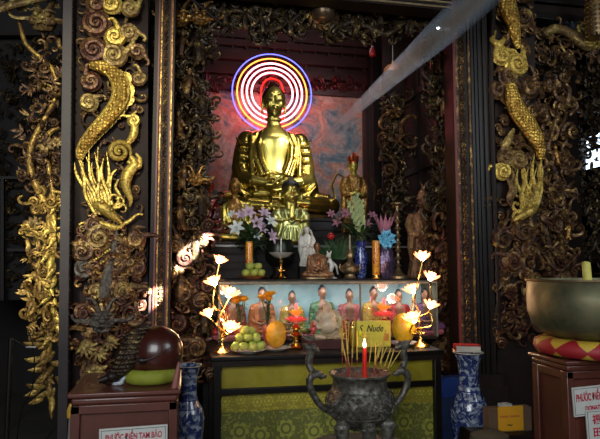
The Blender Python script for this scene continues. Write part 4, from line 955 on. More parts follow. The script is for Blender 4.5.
# brass candle lamps with pink crystal petals and red bulbs
M['pinkglass'] = simple('pink_crystal_petal', '#c4555a', .15, .1, .2, 20, 0, emit='#ff5040', es=.25); M['redbulb'] = emis('red_candle_bulb', '#ff2020', 9); M['yelglass'] = simple('amber_crystal_petal', '#c99a3c', .15, .3, .2, 20, 0, emit='#ffb040', es=.2)
def candle_lamp(px, base_py, Y, top_py, label, sc_=1):
    c = P(px, base_py, Y); c.z = zT; k = S(px, Y)*sc_; t = thing('candle_lamp', c, label, 'lamp', 'brass candle lamps with red bulbs')
    MB().lathe(c, [(8*k,0),(8.5*k,1*k),(7*k,3*k),(3*k,5*k),(2*k,8*k),(4.5*k,10*k),(6.5*k,13*k),(4*k,16*k),(2*k,18*k),(5*k,20*k),(3*k,22*k),(1.5*k,24*k)], 28).build('stand', M['brass'], t)
    mb = MB(); mb2 = MB(); lotus(mb, c+Z*25*k, 13*k, 0, 0, .6, ((10,.15,1),(8,.5,.75))); mb.build('lower_petals', M['pinkglass'], t)
    lotus(mb2, c+Z*31*k, 10*k, 0, 0, .6, ((10,.5,1),(8,.9,.8))); mb2.build('upper_petals', M['yelglass'], t)
    for z in (30, 40): MB().lathe(c+Z*z*k+N*2*k, [(.2*k,-3*k),(1.2*k,-2*k),(1.5*k,0),(.9*k,2*k),(.1*k,4*k)], 12).build('red_bulb', M['redbulb'], t)
    MB().tube([c+Z*22*k, c+Z*44*k], .8*k, 8).build('candle_tube', M['white'], t)
candle_lamp(296, 352, 3.70, 310, 'brass candle lamp with pink petals and red bulbs, right of the orange melon')
candle_lamp(384, 346, 3.86, 300, 'brass candle lamp with pink petals and red bulbs, behind the yellow sign', .95)
c = P(306,352,3.6); c.z = zT; k = S(306,3.6); t = thing('tea_light', c, 'small red glass tea light glowing right of the brass candle lamp', 'candle')
MB().lathe(c, [(2.5*k,0),(3*k,4*k),(3*k,5*k),(2.6*k,5*k),(2.2*k,1*k)], 16).build('glass_cup', simple('red_glass_cup','#8a1010',.1,0,.1,10,0), t); MB().sph(c+Z*5*k, (1.2*k,1.2*k,2*k), 8, 6).build('flame', M['redbulb'], t)
# laughing statue with children
c = P(327,340,3.7); k = S(327,3.7); c.z = zT + 9*k; H = P(327,301,3.7).z - c.z
tb = MB().bb((c.x-21*k, 3.62, zT), (c.x+19*k, 3.84, zT+9*k)); tag(tb.build('wooden_stand', simple('maroon_wooden_box','#3c1a16',.4), loc=(c.x,3.7,zT), smooth=30, bevel=.004), 'low maroon wooden box under the laughing statue on the table', 'box')
t = thing('laughing_statue', c, 'pale cream laughing fat statue with colourful children climbing on it, on the low box', 'statue')
b = MB(); q = lambda x,y,z: c+V((x,y,z))*H
head_parts(b, q(0,-.06,.82), .16*H); b.sph(q(0,-.0,.6), (.26*H,.17*H,.16*H), 14, 10); b.sph(q(0,-.08,.36), (.27*H,.24*H,.24*H), 18, 12); b.sph(q(0,-.31,.33), .02*H, 6, 4)
for s_ in (-1,1): b.sph(q(s_*.11,-.13,.56), (.1*H,.07*H,.07*H), 10, 8); b.tube([q(s_*.27,0,.6), q(s_*.38,-.05,.45), q(s_*.3,-.2,.32)], [.09*H,.08*H,.05*H], 10); b.sph(q(s_*.27,-.22,.3), (.06*H,.04*H,.04*H), 8, 6)
b.sculpt('body', simple('cream_porcelain','#b7a58a',.3,0,.1,12,0), t, .006, 1)
r = MB()
for s_ in (-1,1):
    r.tube([q(s_*.1,.05,.7), q(s_*.26,.03,.64), q(s_*.36,.02,.45), q(s_*.38,.02,.2)], [.08*H,.12*H,.11*H,.09*H], 12); r.tube([q(s_*.08,.05,.1), q(s_*.28,-.12,.12), q(s_*.38,-.2,.08)], [.16*H,.13*H,.09*H], 12); r.tube([q(s_*.38,-.18,.08), q(s_*.1,-.3,.05)], [.09*H,.06*H], 10)
r.sph(q(0,.08,.4), (.3*H,.14*H,.34*H), 16, 10); r.sph(q(0,-.05,.03), (.42*H,.26*H,.04*H), 16, 6)
r.sculpt('robe', simple('cream_robe_glaze','#a08a6c',.3,0,.2,12,0), t, .006, 1)
for i, (x, z, cc) in enumerate(((-.44,.62,'#3f7a58'),(-.42,.25,'#b0443a'),(-.3,.05,'#4a8a58'),(.42,.3,'#a33c34'),(.36,.08,'#c08a3a'))):
    mb = MB(); p = q(x,-.2,z); h_ = H*.3
    mb.sph(p, (h_*.26,h_*.24,h_*.34), 10, 8); mb.sph(p+V((0,-h_*.05,h_*.48)), h_*.22, 10, 8)
    for s_ in (-1,1): mb.tube([p+V((s_*h_*.2,0,h_*.2)), p+V((s_*h_*.42,-h_*.1,h_*(.35 if (i+s_)%2 else 0)))], [h_*.08,h_*.06], 6); mb.tube([p+V((s_*h_*.1,-.05*h_,-h_*.2)), p+V((s_*h_*.25,-h_*.25,-h_*.3))], [h_*.1,h_*.07], 6)
    mb.sculpt('child_figure', simple('painted_child_%d' % i, cc, .3, 0, .4, 60, 0), t, .004, 1)
# small objects between the statue and the sign
for px, cc, lab in ((346,'#8a2a20','small red lacquered jar between the laughing statue and the yellow sign'),(353,'#b49030','small golden jar with a lid just left of the yellow sign')):
    c = P(px,350,3.72); c.z = zT; k = S(px,3.72); t = thing('offering_jar', c, lab, 'jar'); mm = simple('jar_'+cc[1:], cc, .25, .4)
    MB().lathe(c, [(3*k,0),(3.6*k,3*k),(4.4*k,10*k),(3.4*k,16*k),(2.6*k,18*k)], 18).build('jar_body', mm, t); MB().lathe(c+Z*18*k, [(3.2*k,0),(3*k,1.5*k),(1*k,3*k),(1*k,5*k),(.2*k,6*k)], 18).build('lid', M['brass'], t)
# yellow sign
def text(s, h, mat, name, parent, org, ux, uz, bold=0, shear=0, ext=.0008, maxw=None, align='LEFT'):
    cu = bpy.data.curves.new('txt', 'FONT'); cu.body = s; cu.size = 1; cu.shear = shear; cu.offset = bold; cu.extrude = ext/h; cu.align_x = align
    o = bpy.data.objects.new('txt', cu); col.objects.link(o); dg = bpy.context.evaluated_depsgraph_get(); dg.update()
    me = bpy.data.meshes.new_from_object(o.evaluated_get(dg)); bpy.data.objects.remove(o)
    ux = V(ux).normalized(); uz = V(uz).normalized(); nn = ux.cross(uz); sx = h
    if maxw and len(me.vertices):
        w = max(v.co.x for v in me.vertices)-min(v.co.x for v in me.vertices)
        sx = maxw/w
    off_ = wloc(parent)
    for v in me.vertices: p = V(org)+ux*v.co.x*sx+uz*v.co.y*h+nn*v.co.z*h; v.co = p-off_
    me.name = name; ob = bpy.data.objects.new(name, me); col.objects.link(ob); ob.parent = parent; me.materials.clear(); me.materials.append(mat); return ob
YY = 3.66
p0, p1 = P(357,349,YY), P(391,349,YY); zt_ = P(374,321,YY).z
th = thing('handwritten_sign', ((p0.x+p1.x)/2, YY, zT), 'yellow card sign with black handwriting on the altar table', 'sign')
MB().bb((p0.x, YY, zT+.001), (p1.x, YY+.03, zt_)).build('card_box', simple('yellow_card','#c4b640',.45,0,.1,30), th, 30, bevel=.002)
ink = simple('black_ink','#151310',.5,0,.05); red = simple('red_print','#a8283a',.5,0,.05); h_ = zt_-zT
text('S  Nude', h_*.36, ink, 'handwriting', th, (p0.x+.012, YY-.001, zT+h_*.6), X, Z, .012, .35, maxw=(p1.x-p0.x)*.72)
mb = MB(); mb.bb((p1.x-.05, YY-.001, zT+.04), (p1.x-.014, YY, zT+.09)); 
for i in range(4): mb.bb((p0.x+.03, YY-.001, zT+.03+.018*i), (p0.x+.03+.06, YY, zT+.033+.018*i))
mb.build('printed_block', simple('faded_orange_print','#b07028',.5), th)
mb = MB().sph((p0.x+.02, YY-.012, zT+h_*.55), (.014,.008,.02), 10, 8); mb.build('yellow_tag', simple('bright_yellow_tag','#e0d020',.4), th)
# ================================================================ things on the top shelf of the case (tier one)
z1 = T1
def at1(px, Y): return V((P(px,267,Y).x, Y, z1))
# glass candles with dragon print
m = NT('orange_printed_candle_glass'); o_ = m.obj(); nz = m.noise(o_, 30, 3, .6, 1.5); m.set('Base Color', m.ramp(nz.outputs['Fac'], [(.4,'#d07a1c'),(.52,'#e2a52e'),(.6,'#b02818')])); m.set('Roughness', .2); M['candle'] = m.m
def jar_candle(px, Y, top, label, base=None):
    c = at1(px, Y); k = S(px, Y); c.z = base or z1; H = P(px, top, Y).z - c.z
    t = thing('jar_candle', c, label, 'candle', 'tall printed candles'); MB().lathe(c, [(3.4*k,0),(3.6*k,.01),(3.6*k,H-.01),(3.3*k,H)], 20).build('printed_jar', M['candle'], t, 30)
    MB().lathe(c, [(3.75*k,H*.02),(3.75*k,H*.1)], 20).build('gold_band', M['brass'], t); MB().lathe(c+Z*H, [(3*k,-.004),(3*k,.002),(.1*k,.004)], 16).build('wax', simple('pale_wax','#e8c878',.4,0,.05), t); MB().tube([c+Z*H, c+Z*(H+.018)], .0015, 5).build('wick', M['black'], t)
jar_candle(249, 4.52, 242, 'tall red and orange printed candle behind the green apples')
jar_candle(376, 4.44, 241, 'tall orange and gold printed candle beside the cellophane wrapped gift')
# apples
c = at1(253, 4.43); k = S(253,4.43); plate(c, 16*k, simple('orange_rimmed_dish','#a8663a',.35), 'shallow orange rimmed dish under the green apples')
for i, (x, y, z, w_) in enumerate(((-7,0,3.6,'at the left of the dish'),(1,-3,3.8,'at the front of the dish'),(8,0,3.6,'at the right of the dish'),(-3,1,10,'on top at the left'),(5,1,10,'on top at the right'))):
    p = c+V((x*k, y*k, z*k+2.4*k)); t = thing('green_apple', p, 'green apple ' + w_ + ', in front of the tall candle', 'fruit', 'green apples on the orange dish')
    MB().lathe(p, [(.3*k,-3.2*k),(1.8*k,-3.7*k),(4*k,-1.6*k),(4.6*k,.8*k),(3.4*k,3.2*k),(1.6*k,3.7*k),(.2*k,2.9*k)], 20).build('flesh', M['mango'], t, 180); MB().tube([p+Z*2.8*k, p+V((.6*k,0,5*k))], .3*k, 5).build('stalk', M['dark'], t)
# small lamp with a clear bowl
def pedestal(name, label, cat, c, prof, k, mat, part='stem'):
    t = thing(name, c, label, cat); MB().lathe(c, [(a*k, b*k) for a, b in prof], 24).build(part, mat, t); return t
c = at1(281,4.44); k = S(281,4.44)
t = pedestal('oil_lamp', 'brass oil lamp with a wide glass dish, in front of the bronze bowl', 'lamp', c, [(6,0),(6.5,1),(4,3),(1.5,5),(2.5,7),(6,8),(6,9),(1.5,10),(1,15),(2.2,17),(1,20)], k, M['brass'])
MB().lathe(c, [(1.5*k,20*k),(7*k,21.5*k),(12*k,25.5*k),(12.6*k,26*k),(11*k,25.4*k),(2*k,22*k)], 28).build('glass_dish', simple('cloudy_glass','#a7aeb0',.12,.1,.1,10,0), t); MB().tube([c+Z*20*k, c+Z*41*k], [.9*k,.7*k], 8).build('wick_holder', M['white'], t)
c = at1(279,4.68); k = S(279,4.68)
t = pedestal('bronze_bowl', 'dark green bronze bowl bell behind the brass oil lamp', 'bowl', c, [(10,14),(13,17),(14.5,24),(14,33),(12.5,37),(13,38),(12,38),(11.5,33),(2,18)], k, simple('dark_green_bronze','#1e241c',.3,.6), 'bowl_body')
MB().lathe(c, [(9*k,0),(9*k,2*k),(6*k,5*k),(6*k,11*k),(9.5*k,14*k)], 20).build('wooden_stand', M['dark'], t)
# white porcelain standing figure
t, c, k = make_standing('porcelain_statue', 'white porcelain robed figure with a veil, standing left of the bronze seated statue', 307, T1+.10, 4.62, 226, (M['white'], M['white']), .005, M['white'])
mb = MB(); mb.tube([c+V((0,.02,.99*k)), c+V((-.1*k,.02,.9*k)), c+V((-.17*k,.02,.7*k)), c+V((-.2*k,0,.4*k)), c+V((-.17*k,-.03,.25*k))], [.03*k,.05*k,.06*k,.05*k,.02*k], 8, .5)
mb.tube([c+V((0,.02,.99*k)), c+V((.1*k,.02,.9*k)), c+V((.17*k,.02,.7*k)), c+V((.22*k,0,.4*k))], [.03*k,.05*k,.06*k,.02*k], 8, .5); mb.build('veil', M['white'], t)
MB().bb((c.x-.07,c.y-.05,T1),(c.x+.07,c.y+.06,T1+.10)).build('plinth', M['dark'], t)
# bronze seated statue
mbz = gilt('worn_copper_bronze', [(.3,(.14,.06,.03,1)),(.5,(.34,.17,.08,1)),(.7,(.5,.3,.14,1))], 9, .5, .3)
t, c, k = make_seated('bronze_statue', 'small copper brown seated statue at the front edge of the case top', 'statue', 317, T1+.012, 4.43, 241, (mbz, mbz), .004, M['dark'])
MB().lathe(c-Z*.012, [(.44*k,0),(.44*k,.012)], 28, 1, .6).build('base', M['dullbrass'], t)
# white small horse rider
c = at1(331,4.5); k = S(331,4.5); t = thing('porcelain_figurine', c, 'small white porcelain dancing figurine right of the bronze seated statue', 'figurine')
mb = MB(); mb.tube([c, c+V((-1*k,0,7*k)), c+V((1*k,0,13*k)), c+V((-2*k,0,19*k))], [4*k,2.5*k,3.2*k,2*k], 10); mb.sph(c+V((-2.5*k,0,22*k)), 2.6*k, 10, 8); mb.tube([c+V((-2*k,0,17*k)), c+V((-6*k,-2*k,14*k)), c+V((-7*k,-3*k,19*k))], [1.4*k,1.2*k,.8*k], 8)
mb.tube([c+V((1*k,0,16*k)), c+V((5*k,-1*k,12*k)), c+V((7*k,0,4*k))], [1.4*k,1.3*k,.8*k], 8); mb.tube([c+V((-3*k,0,24*k)), c+V((-4*k,0,27*k))], [1.2*k,.4*k], 6); mb.tube([c+V((-1*k,0,24*k)), c+V((1*k,0,27*k))], [1.2*k,.4*k], 6); mb.sculpt('body', M['white'], t, .003, 1)
MB().lathe(c, [(6*k,0),(6*k,1*k),(4*k,1.6*k)], 16).build('base', M['white'], t)
# brass burner
c = at1(350,4.43); k = S(350,4.43)
t = pedestal('incense_burner', 'dull brass lidded burner with a pale candle rising from it, left of the blue vase', 'burner', c, [(6,0),(6.5,1),(5,2.5),(5,4),(7.5,6),(8.5,9),(8,11),(8.6,12),(7,13),(3.5,16),(2.5,18),(4,20),(4.2,23),(2.5,26),(1.5,28)], k, M['dullbrass'], 'burner_body')
MB().tube([c+Z*27*k, c+Z*42*k], [1.1*k,.9*k], 10).build('candle', simple('grey_beige_candle','#8d8068',.4,0,.05), t)
for s_ in (-1,1): MB().tube([c+V((s_*8*k,0,7*k)), c+V((s_*10.5*k,0,10*k)), c+V((s_*9.5*k,0,14*k))], .7*k, 6).build('handle', M['dullbrass'], t)
# candlesticks
for px, Y, top, zb, lab in ((398,4.5,203,T1,'tall dark turned candlestick right of the wrapped gift'),(221,4.9,200,T2,'tall dark turned candlestick at the left end of the middle step')):
    c = at1(px,Y); c.z = zb; k = S(px,Y); H = (P(px,top,Y).z-zb)/k
    t = thing('candlestick', c, lab, 'candlestick', 'tall dark candlesticks'); pr = [(9,0),(9,2),(5,4),(3,8)]; z = 8
    while z < H-8: pr += [(1.6,z+2),(3.6,z+4),(1.6,z+6)]; z += 7
    pr += [(1.5,H-5),(2,H-3),(6,H-1.5),(6.3,H),(1,H)]
    MB().lathe(c, [(a*k,b*k) for a,b in pr], 18).build('turned_stem', M['dullbrass'] if px > 300 else M['dark'], t)
# bouquets
M['lily'] = simple('pale_pink_lily', '#b9a2b4', .5, 0, .15, 30, 0); M['lilyw'] = simple('white_lily', '#c4ccca', .5, 0, .08, 30, 0); M['glad'] = simple('pale_green_buds', '#a9bd8a', .5, 0, .15, 30, 0); M['pinkf'] = simple('dusky_pink_bloom', '#8a5a6a', .5, 0, .25, 30, 0)
def porcelain(name, scale=16, base='#b9c3cc', ink_='#1b2c66', cover=.5):
    m = NT(name); o = m.obj(); n = m.noise(o, scale, 3, .55, 2.2); n2 = m.n('ShaderNodeTexWave', {'Vector': o, 'Scale': scale*.5, 'Distortion': 9.0, 'Detail': 3.0, 'Detail Scale': 1.6}, bands_direction='Z')
    a = m.ramp(n.outputs['Fac'], [(cover-.03,(0,0,0,1)),(cover+.02,(1,1,1,1))]); b_ = m.ramp(n2.outputs['Fac'], [(.3,(1,1,1,1)),(.55,(0,0,0,1))])
    k = m.math('MAXIMUM', m.n('ShaderNodeRGBToBW', {0: a}).outputs[0], m.math('MULTIPLY', m.n('ShaderNodeRGBToBW', {0: b_}).outputs[0], .7))
    m.set('Base Color', m.mix(k, C(base), C(ink_))); m.set('Roughness', .16); m.set('Coat Weight', .4); return m.m
M['porc'] = porcelain('blue_and_white_porcelain', 15, '#8d97a3', '#222f5c'); M['porcd'] = porcelain('deep_blue_porcelain', 22, '#7d8fb4', '#1a2a78', .46)
def lily(mb, f, d, r):
    d = V(d).normalized(); u = d.orthogonal().normalized(); w = d.cross(u)
    for i in range(6): a = i*PI/3; rd = u*math.cos(a)+w*math.sin(a); mb.petal(f, rd*.75+d*.65, d*.75-rd*.65, r, r*.42, -.9, .2, 6)
    for i in range(5): a = i*1.25; mb.tube([f, f+d*r*.6+(u*math.cos(a)+w*math.sin(a))*r*.15], r*.02, 4)
def bouquet(px, Y, label, vase, fl, leaves, sd, vr=5, vh=30, spikes=None):
    r = random.Random(sd); c = at1(px,Y); k = S(px,Y); t = thing('flower_vase', c, label, 'flowers')
    MB().lathe(c, [(vr*.7*k,0),(vr*.75*k,2*k),(vr*.9*k,vh*.3*k),(vr*1.05*k,vh*.6*k),(vr*.6*k,vh*.85*k),(vr*.9*k,vh*k),(vr*.8*k,vh*k),(vr*.5*k,vh*.8*k)], 24).build('vase', vase, t)
    mo = c+Z*vh*k; st = MB(); lf = MB()
    for (a, b, s_, mt) in fl:
        f = P(a, b, Y-.04+r.uniform(-.05,.05)); st.tube([mo-Z*5*k, mo*.6+f*.4+Z*2*k, f], .5*k, 5); mb = MB(); lily(mb, f, (f-mo)*.6/ (f-mo).length + N*.8 + V((r.uniform(-.4,.4),0,r.uniform(-.2,.3))), s_*k); mb.build('lily_bloom', M[mt], t)
    for i in range(leaves):
        a = r.uniform(0,6.28); e = r.uniform(-.1,1.3); d = V((math.cos(a)*math.cos(e), math.sin(a)*math.cos(e)*.6, math.sin(e))); p = mo + d*r.uniform(3,14)*k + Z*r.uniform(0,8)*k
        lf.petal(p, d, Z, r.uniform(9,17)*k, r.uniform(2.5,4.5)*k, -.8, .25, 5)
    if spikes:
        sg = MB()
        for (a, b) in spikes:
            f = P(a, b, Y-.1); st.tube([mo, f], .5*k, 5); n_ = 11
            for i in range(n_):
                q = mo.lerp(f, .25+.75*i/n_); s_ = 1 if i % 2 else -1; sg.petal(q, (s_*.55, -.3, .9), (-s_,0,.2), 9*k*(1.15-.6*i/n_), 5*k*(1.1-.5*i/n_), .3, .5, 4); sg.petal(q+N*.01, (-s_*.3, -.6, .9), N, 8*k*(1.15-.6*i/n_), 4.5*k*(1.1-.5*i/n_), .3, .5, 4)
        sg.build('flower_spikes', M['glad'], t)
    st.build('stems', M['leaf'], t); lf.build('leaves', M['leaf'], t); return t
bouquet(251, 4.66, 'vase of pale pink and white lilies with dark leaves, left side of the case top', simple('dark_green_glass_vase','#1c2c24',.15,0,.2,10,0),
    [(237,229,10,'lilyw'),(257,224,10,'lily'),(248,213,9,'lily'),(271,237,9,'lily'),(264,214,8,'lily'),(241,216,8,'lily'),(256,236,7,'lilyw'),(270,222,8,'lilyw'),(232,215,6,'lilyw'),(262,230,7,'lily')], 130, 3, 6, 30)
tb = bouquet(361, 4.58, 'blue vase with pale green flower spikes and dusky pink lilies, beside the tall orange candle', M['porcd'],
    [(345,214,7,'pinkf'),(338,222,7,'pinkf'),(372,216,6,'pinkf'),(366,224,7,'pinkf'),(331,214,5,'pinkf')], 90, 8, 6.5, 35, [(352,196),(356,193),(361,200),(347,202)])
mb = MB(); r = random.Random(9); c = at1(338,4.66); k = S(338,4.66)
for i in range(170):
    a = r.uniform(-1.3,1.3); mb.petal(c+V((a*4*k, r.uniform(-3,3)*k, 18*k)), (math.sin(a), r.uniform(-.4,.2), math.cos(a)), N, r.uniform(15,27)*k, .9*k, r.uniform(-.3,.3), .1, 3)
t = thing('potted_grass', c, 'dark green spiky grass plant behind the white dancing figurine', 'plant'); mb.build('grass_blades', simple('deep_green_grass','#2a4a22',.5,0,.3,20,0), t); MB().lathe(c, [(6*k,0),(8*k,15*k),(9*k,18*k),(7.5*k,17*k)], 18).build('pot', M['dark'], t)
MB().sph(c+V((-9*k,-8*k,40*k)), 3.6*k, 10, 8).build('red_ball', simple('red_bauble','#a01c1c',.15), t)
# wrapped gift with blue bow
c = at1(385,4.5); k = S(385,4.5); t = thing('wrapped_gift', c, 'cellophane wrapped gift tied with a light blue bow under a pink paper tuft', 'gift')
mi = simple('iridescent_cellophane', '#5a4a62', .12, .6, .6, 30, .6); mb = MB()
mb.lathe(c, [(7*k,0),(9*k,6*k),(10*k,15*k),(8*k,25*k),(3*k,34*k),(1.6*k,37*k)], 40, 1, .7, lambda a,z: .12*math.cos(9*a+z*30)); mb.build('cellophane', mi, t)
mb = MB(); 
for i in range(14): a = 2*PI*i/14; mb.petal(c+Z*36*k, (math.cos(a)*.35, math.sin(a)*.35, 1), (math.cos(a),math.sin(a),0), r.uniform(22,30)*k, 4*k, .25, .3, 5)
mb.build('pink_paper_tuft', simple('mauve_pink_paper','#9a6a80',.5), t)
mb = MB(); o = c+Z*37*k+N*4*k
for a in (20,70,110,160,200,-20,250,290): d = V((math.cos(R(a)),-.3,math.sin(R(a)))); e = d.cross(N).normalized(); mb.tube([o, o+d*6*k+e*2*k, o+d*8*k, o+d*6*k-e*2*k, o], [.8*k,2*k,2.2*k,2*k,.8*k], 8, .35)
mb.sph(o, 2*k, 8, 6); mb.build('blue_bow', simple('light_blue_satin','#5aa6c8',.35,0,.15), t)
# ================================================================ bronze censer in front
YU = 2.9; c = V((P(359.5,373,YU).x, YU, P(359.5,373,YU).z)); k = S(360,YU)*.765
M['bronze'] = gilt('grey_patinated_bronze', [(.3,(.075,.07,.06,1)),(.5,(.12,.115,.098,1)),(.75,(.2,.19,.16,1))], 14, .55, .38, dirt=40, bump=.5)
base_z = .55
th = thing('incense_urn', (c.x, YU, base_z), 'large grey bronze tripod censer full of incense sticks, in front of the altar table', 'urn')
pr = [(3,-68),(15,-66),(28,-59),(37,-50),(42,-40),(43,-32),(40,-25),(35,-20),(33.5,-15),(33,-8),(34.5,-4),(37.5,-2),(38,0),(37.5,1),(35.5,1),(34.5,-1),(31,-5),(31,-5.5)]
MB().lathe(c, [(a*k,b*k) for a,b in pr], 56).build('urn_body', M['bronze'], th)
mb = MB().lathe(c-Z*4.2*k, [(31.5*k,-1*k),(31.5*k,0),(20*k,1.2*k),(.5*k,1.5*k)], 40); mb.build('ash', simple('pinkish_incense_ash','#5c4038',.95,0,.35,60,.4), th)
mb = MB(); r = random.Random(2)
def belly(z): 
    for (a,b),(a2,b2) in zip(pr, pr[1:]):
        if b <= z <= b2: return a+(a2-a)*(z-b)/(b2-b+1e-9)
    return 38
for i in range(150):
    a = r.uniform(PI, 2*PI); z = r.uniform(-46,-20); rr = belly(z); n = V((math.cos(a), math.sin(a), .1)); p = c+V((math.cos(a)*rr, math.sin(a)*rr, z))*k
    u = Z; w = n.cross(u).normalized(); pts = []
    for j in range(12): t_ = j/11; th_ = r.uniform(0,.2)+t_*8; q_ = 2.6*(1-.7*t_)*k; pts.append(p+(w*math.cos(th_)+u*math.sin(th_))*q_+n*.6*k)
    mb.tube(pts, .55*k, 4)
for z in (-19,-48): mb.tube([c+V((math.cos(a)*belly(z)*k*1.01, math.sin(a)*belly(z)*k*1.01, z*k)) for a in [i*2*PI/48 for i in range(49)]], .7*k, 6)
mb.build('relief_scrolls', M['bronze'], th)
for a in (215, 270, 325, 90):
    if a == 90: continue
    d = V((math.cos(R(a)), math.sin(R(a)), 0)); q = MB()
    q.tube([c+d*26*k-Z*50*k, c+d*35*k-Z*60*k, c+d*34*k-Z*76*k, V((c.x,c.y,base_z))+d*37*k+Z*.02, V((c.x,c.y,base_z))+d*38*k], [9*k,9*k,7*k,5*k,6.5*k], 14)
    mask(q, c+d*38*k-Z*58*k, 15*k); q.sculpt('leg', M['bronze'], th, .006, 1)
for s_ in (-1,1):
    q = MB(); g = lambda x, z, y=0: c+V((s_*x*k, y*k, z*k))
    q.tube([V(v) for v in smooth_path([tuple(g(40,-44)), tuple(g(50,-36)), tuple(g(58,-24)), tuple(g(63,-12)), tuple(g(61,-2)), tuple(g(53,0)), tuple(g(47,-5))], 5)], [4*k]*8+[4.4*k]*8+[4.6*k]*8+[3*k]*7, 10)
    q.sph(g(54,1,-1), (7*k,5.5*k,5*k), 10, 8); q.sph(g(46,-2,-1), (4.5*k,3.5*k,3*k), 8, 6)
    for z, x in ((-38,54),(-28,60),(-18,64),(-8,66)): q.tube([g(x-3,z), g(x+3,z+4)], [2.4*k,.5*k], 6)
    q.tube([V(v) for v in smooth_path([tuple(g(56,0,6)), tuple(g(62,10,8)), tuple(g(61,20,8)), tuple(g(60,30,7)), tuple(g(54,32,6))], 5)], [4.4*k]*8+[5*k]*7+[5.4*k]*6, 10)
    q.sph(g(62,32,7), (8*k,6*k,5.5*k), 10, 8); q.tube([g(66,35,7), g(73,37,7)], [2.6*k,.8*k], 6); q.tube([g(55,30,6), g(49,27,6)], [4.4*k,2.6*k], 8)
    q.sculpt('dragon_handle', M['bronze'], th, .006, 1)
st = MB().lathe((c.x,YU,0), [(.3,0),(.3,.05),(.22,.1),(.2,.4),(.27,.48),(.3,.52),(.3,base_z)], 40)
tag(st.build('stone_pedestal', simple('grey_stone','#4a4742',.7), loc=(c.x,YU,0)), 'grey stone pedestal under the bronze censer', 'pedestal')
M['stick'] = simple('yellow_incense_paste','#a08a3a',.7,0,.15,30,0); M['stickr'] = simple('red_dyed_bamboo','#7c2c24',.6,0,.15,30,0)
sticks = [(338,317,345),(342,315,343),(345,318,347),(349,322,350),(353,328,352),(340,330,346),(347,345,352),(357,330,356),(368,338,366),(372,340,370),(376,343,373),(380,345,377),(384,342,380),(388,345,382),(391,348,385),(394,350,384),(386,330,378),(365,330,364),(355,318,354),(401,350,388)]
for i, (a, b, x) in enumerate(sticks):
    x = (x-361)*.86+359.5; y = YU + (-.07+.035*(i*3 % 5)); p0 = V((P(x,371,YU).x, y, c.z-.035)); p1 = P(a, b, y-.01+.004*(i%3))
    t = thing('incense_stick', p0, ('incense stick leaning far right at the rim of the censer' if i == 19 else 'thin yellow incense stick with a red foot standing in the ash of the censer'), 'incense stick', 'incense sticks in the bronze censer')
    q = p0.lerp(p1,.42); MB().tube([p0,q], .0019, 5).build('red_foot', M['stickr'], t); MB().tube([q,p1], .0033, 6).build('incense_paste', M['stick'], t)
p = V((P(363,371,YU-.05).x, YU-.08, c.z-.03)); t = thing('red_candle', p, 'burning red candle standing among the incense sticks', 'candle')
zt2 = P(363,348,YU-.08).z; MB().lathe(p, [(.0115,0),(.011,zt2-p.z),(.004,zt2-p.z+.003)], 16).build('wax', simple('red_wax','#a81c14',.35,0,.1,20,0,emit='#ff2a10',es=.04), t)
MB().tube([V((p.x,p.y,zt2)), V((p.x,p.y,zt2+.01))], .0012, 5).build('wick', M['black'], t)
MB().lathe((p.x,p.y,zt2+.006), [(.001,-.004),(.008,.004),(.0085,.012),(.005,.026),(.0006,.042)], 12).build('flame', emis('candle_flame','#ffc890',16), t)
FL = V((p.x,p.y-.03,zt2+.03))
# ================================================================ left cabinet, wooden fish
YCB = 2.35
def cabinet(x0, x1, y0, y1, zt_, label, panels=True, slot=False):
    t = thing('donation_cabinet', ((x0+x1)/2, (y0+y1)/2, 0), label, 'cabinet')
    MB().bb((x0+.02,y0+.02,0),(x1-.02,y1-.02,zt_-.05)).build('cabinet_body', M['cabinet'], t, 30)
    MB().bb((x0-.012,y0-.012,zt_-.02),(x1+.012,y1+.012,zt_)).build('top_board', M['cabinet'], t, 30, bevel=.006)
    q = MB(); q.bb((x0,y0,zt_-.05),(x1,y1,zt_-.02)); q.build('cornice', M['cabinet'], t, 30, bevel=.01)
    q = MB(); w = .035
    q.bb((x0,y0+.004,0),(x0+w,y0+.03,zt_-.05)); q.bb((x1-w,y0+.004,0),(x1,y0+.03,zt_-.05)); q.bb((x0,y0+.004,zt_-.05-w),(x1,y0+.03,zt_-.05)); q.build('front_frame', M['cabinet'], t, 30, bevel=.004)
    q = MB()
    for x in (x0, x1-.012):
        q.bb((x,y0+.005,0),(x+.012,y0+.05,zt_-.05)); q.bb((x,y1-.05,0),(x+.012,y1-.005,zt_-.05)); q.bb((x,y0+.05,zt_-.09),(x+.012,y1-.05,zt_-.05))
    q.build('side_frame', M['cabinet'], t, 30, bevel=.004)
    if slot: MB().bb(((x0+.09),y0+.0,zt_-.145),(x0+.24,y0+.02,zt_-.13)).build('coin_slot', M['black'], t, 30)
    return t
z = P(125,391,YCB).z; x0, x1 = xat(75,YCB), xat(180,YCB)
lc = cabinet(x0, x1, YCB, YCB+.42, z, 'dark red-brown donation cabinet carrying the wooden fish drum, lower left'); LZ = z
M['signw'] = simple('white_sign_board','#a9a9a4',.4,0,.05,20,0)
def sign(x0, x1, z0, z1, y, tilt, label):
    mt = Matrix.Rotation(tilt,3,'Y'); c = V(((x0+x1)/2,y,(z0+z1)/2)); w, h = x1-x0, z1-z0; ux = mt@X; uz = mt@Z
    t = thing('donation_sign', c, label, 'sign'); MB().box(c, (w,.006,h), mt).build('sign_board', M['signw'], t, 30)
    q = MB()
    for s_ in (-1,1): q.box(c+uz*s_*(h/2-.008)+N*.0036, (w-.012,.0012,.002), mt); q.box(c+ux*s_*(w/2-.008)+N*.0036, (.002,.0012,h-.016), mt)
    q.build('border_line', simple('dark_green_border','#3a4a3a',.5), t)
    return t, c, ux, uz, w, h
a_, b_ = P(100,430,YCB-.0), P(168,424.5,YCB)
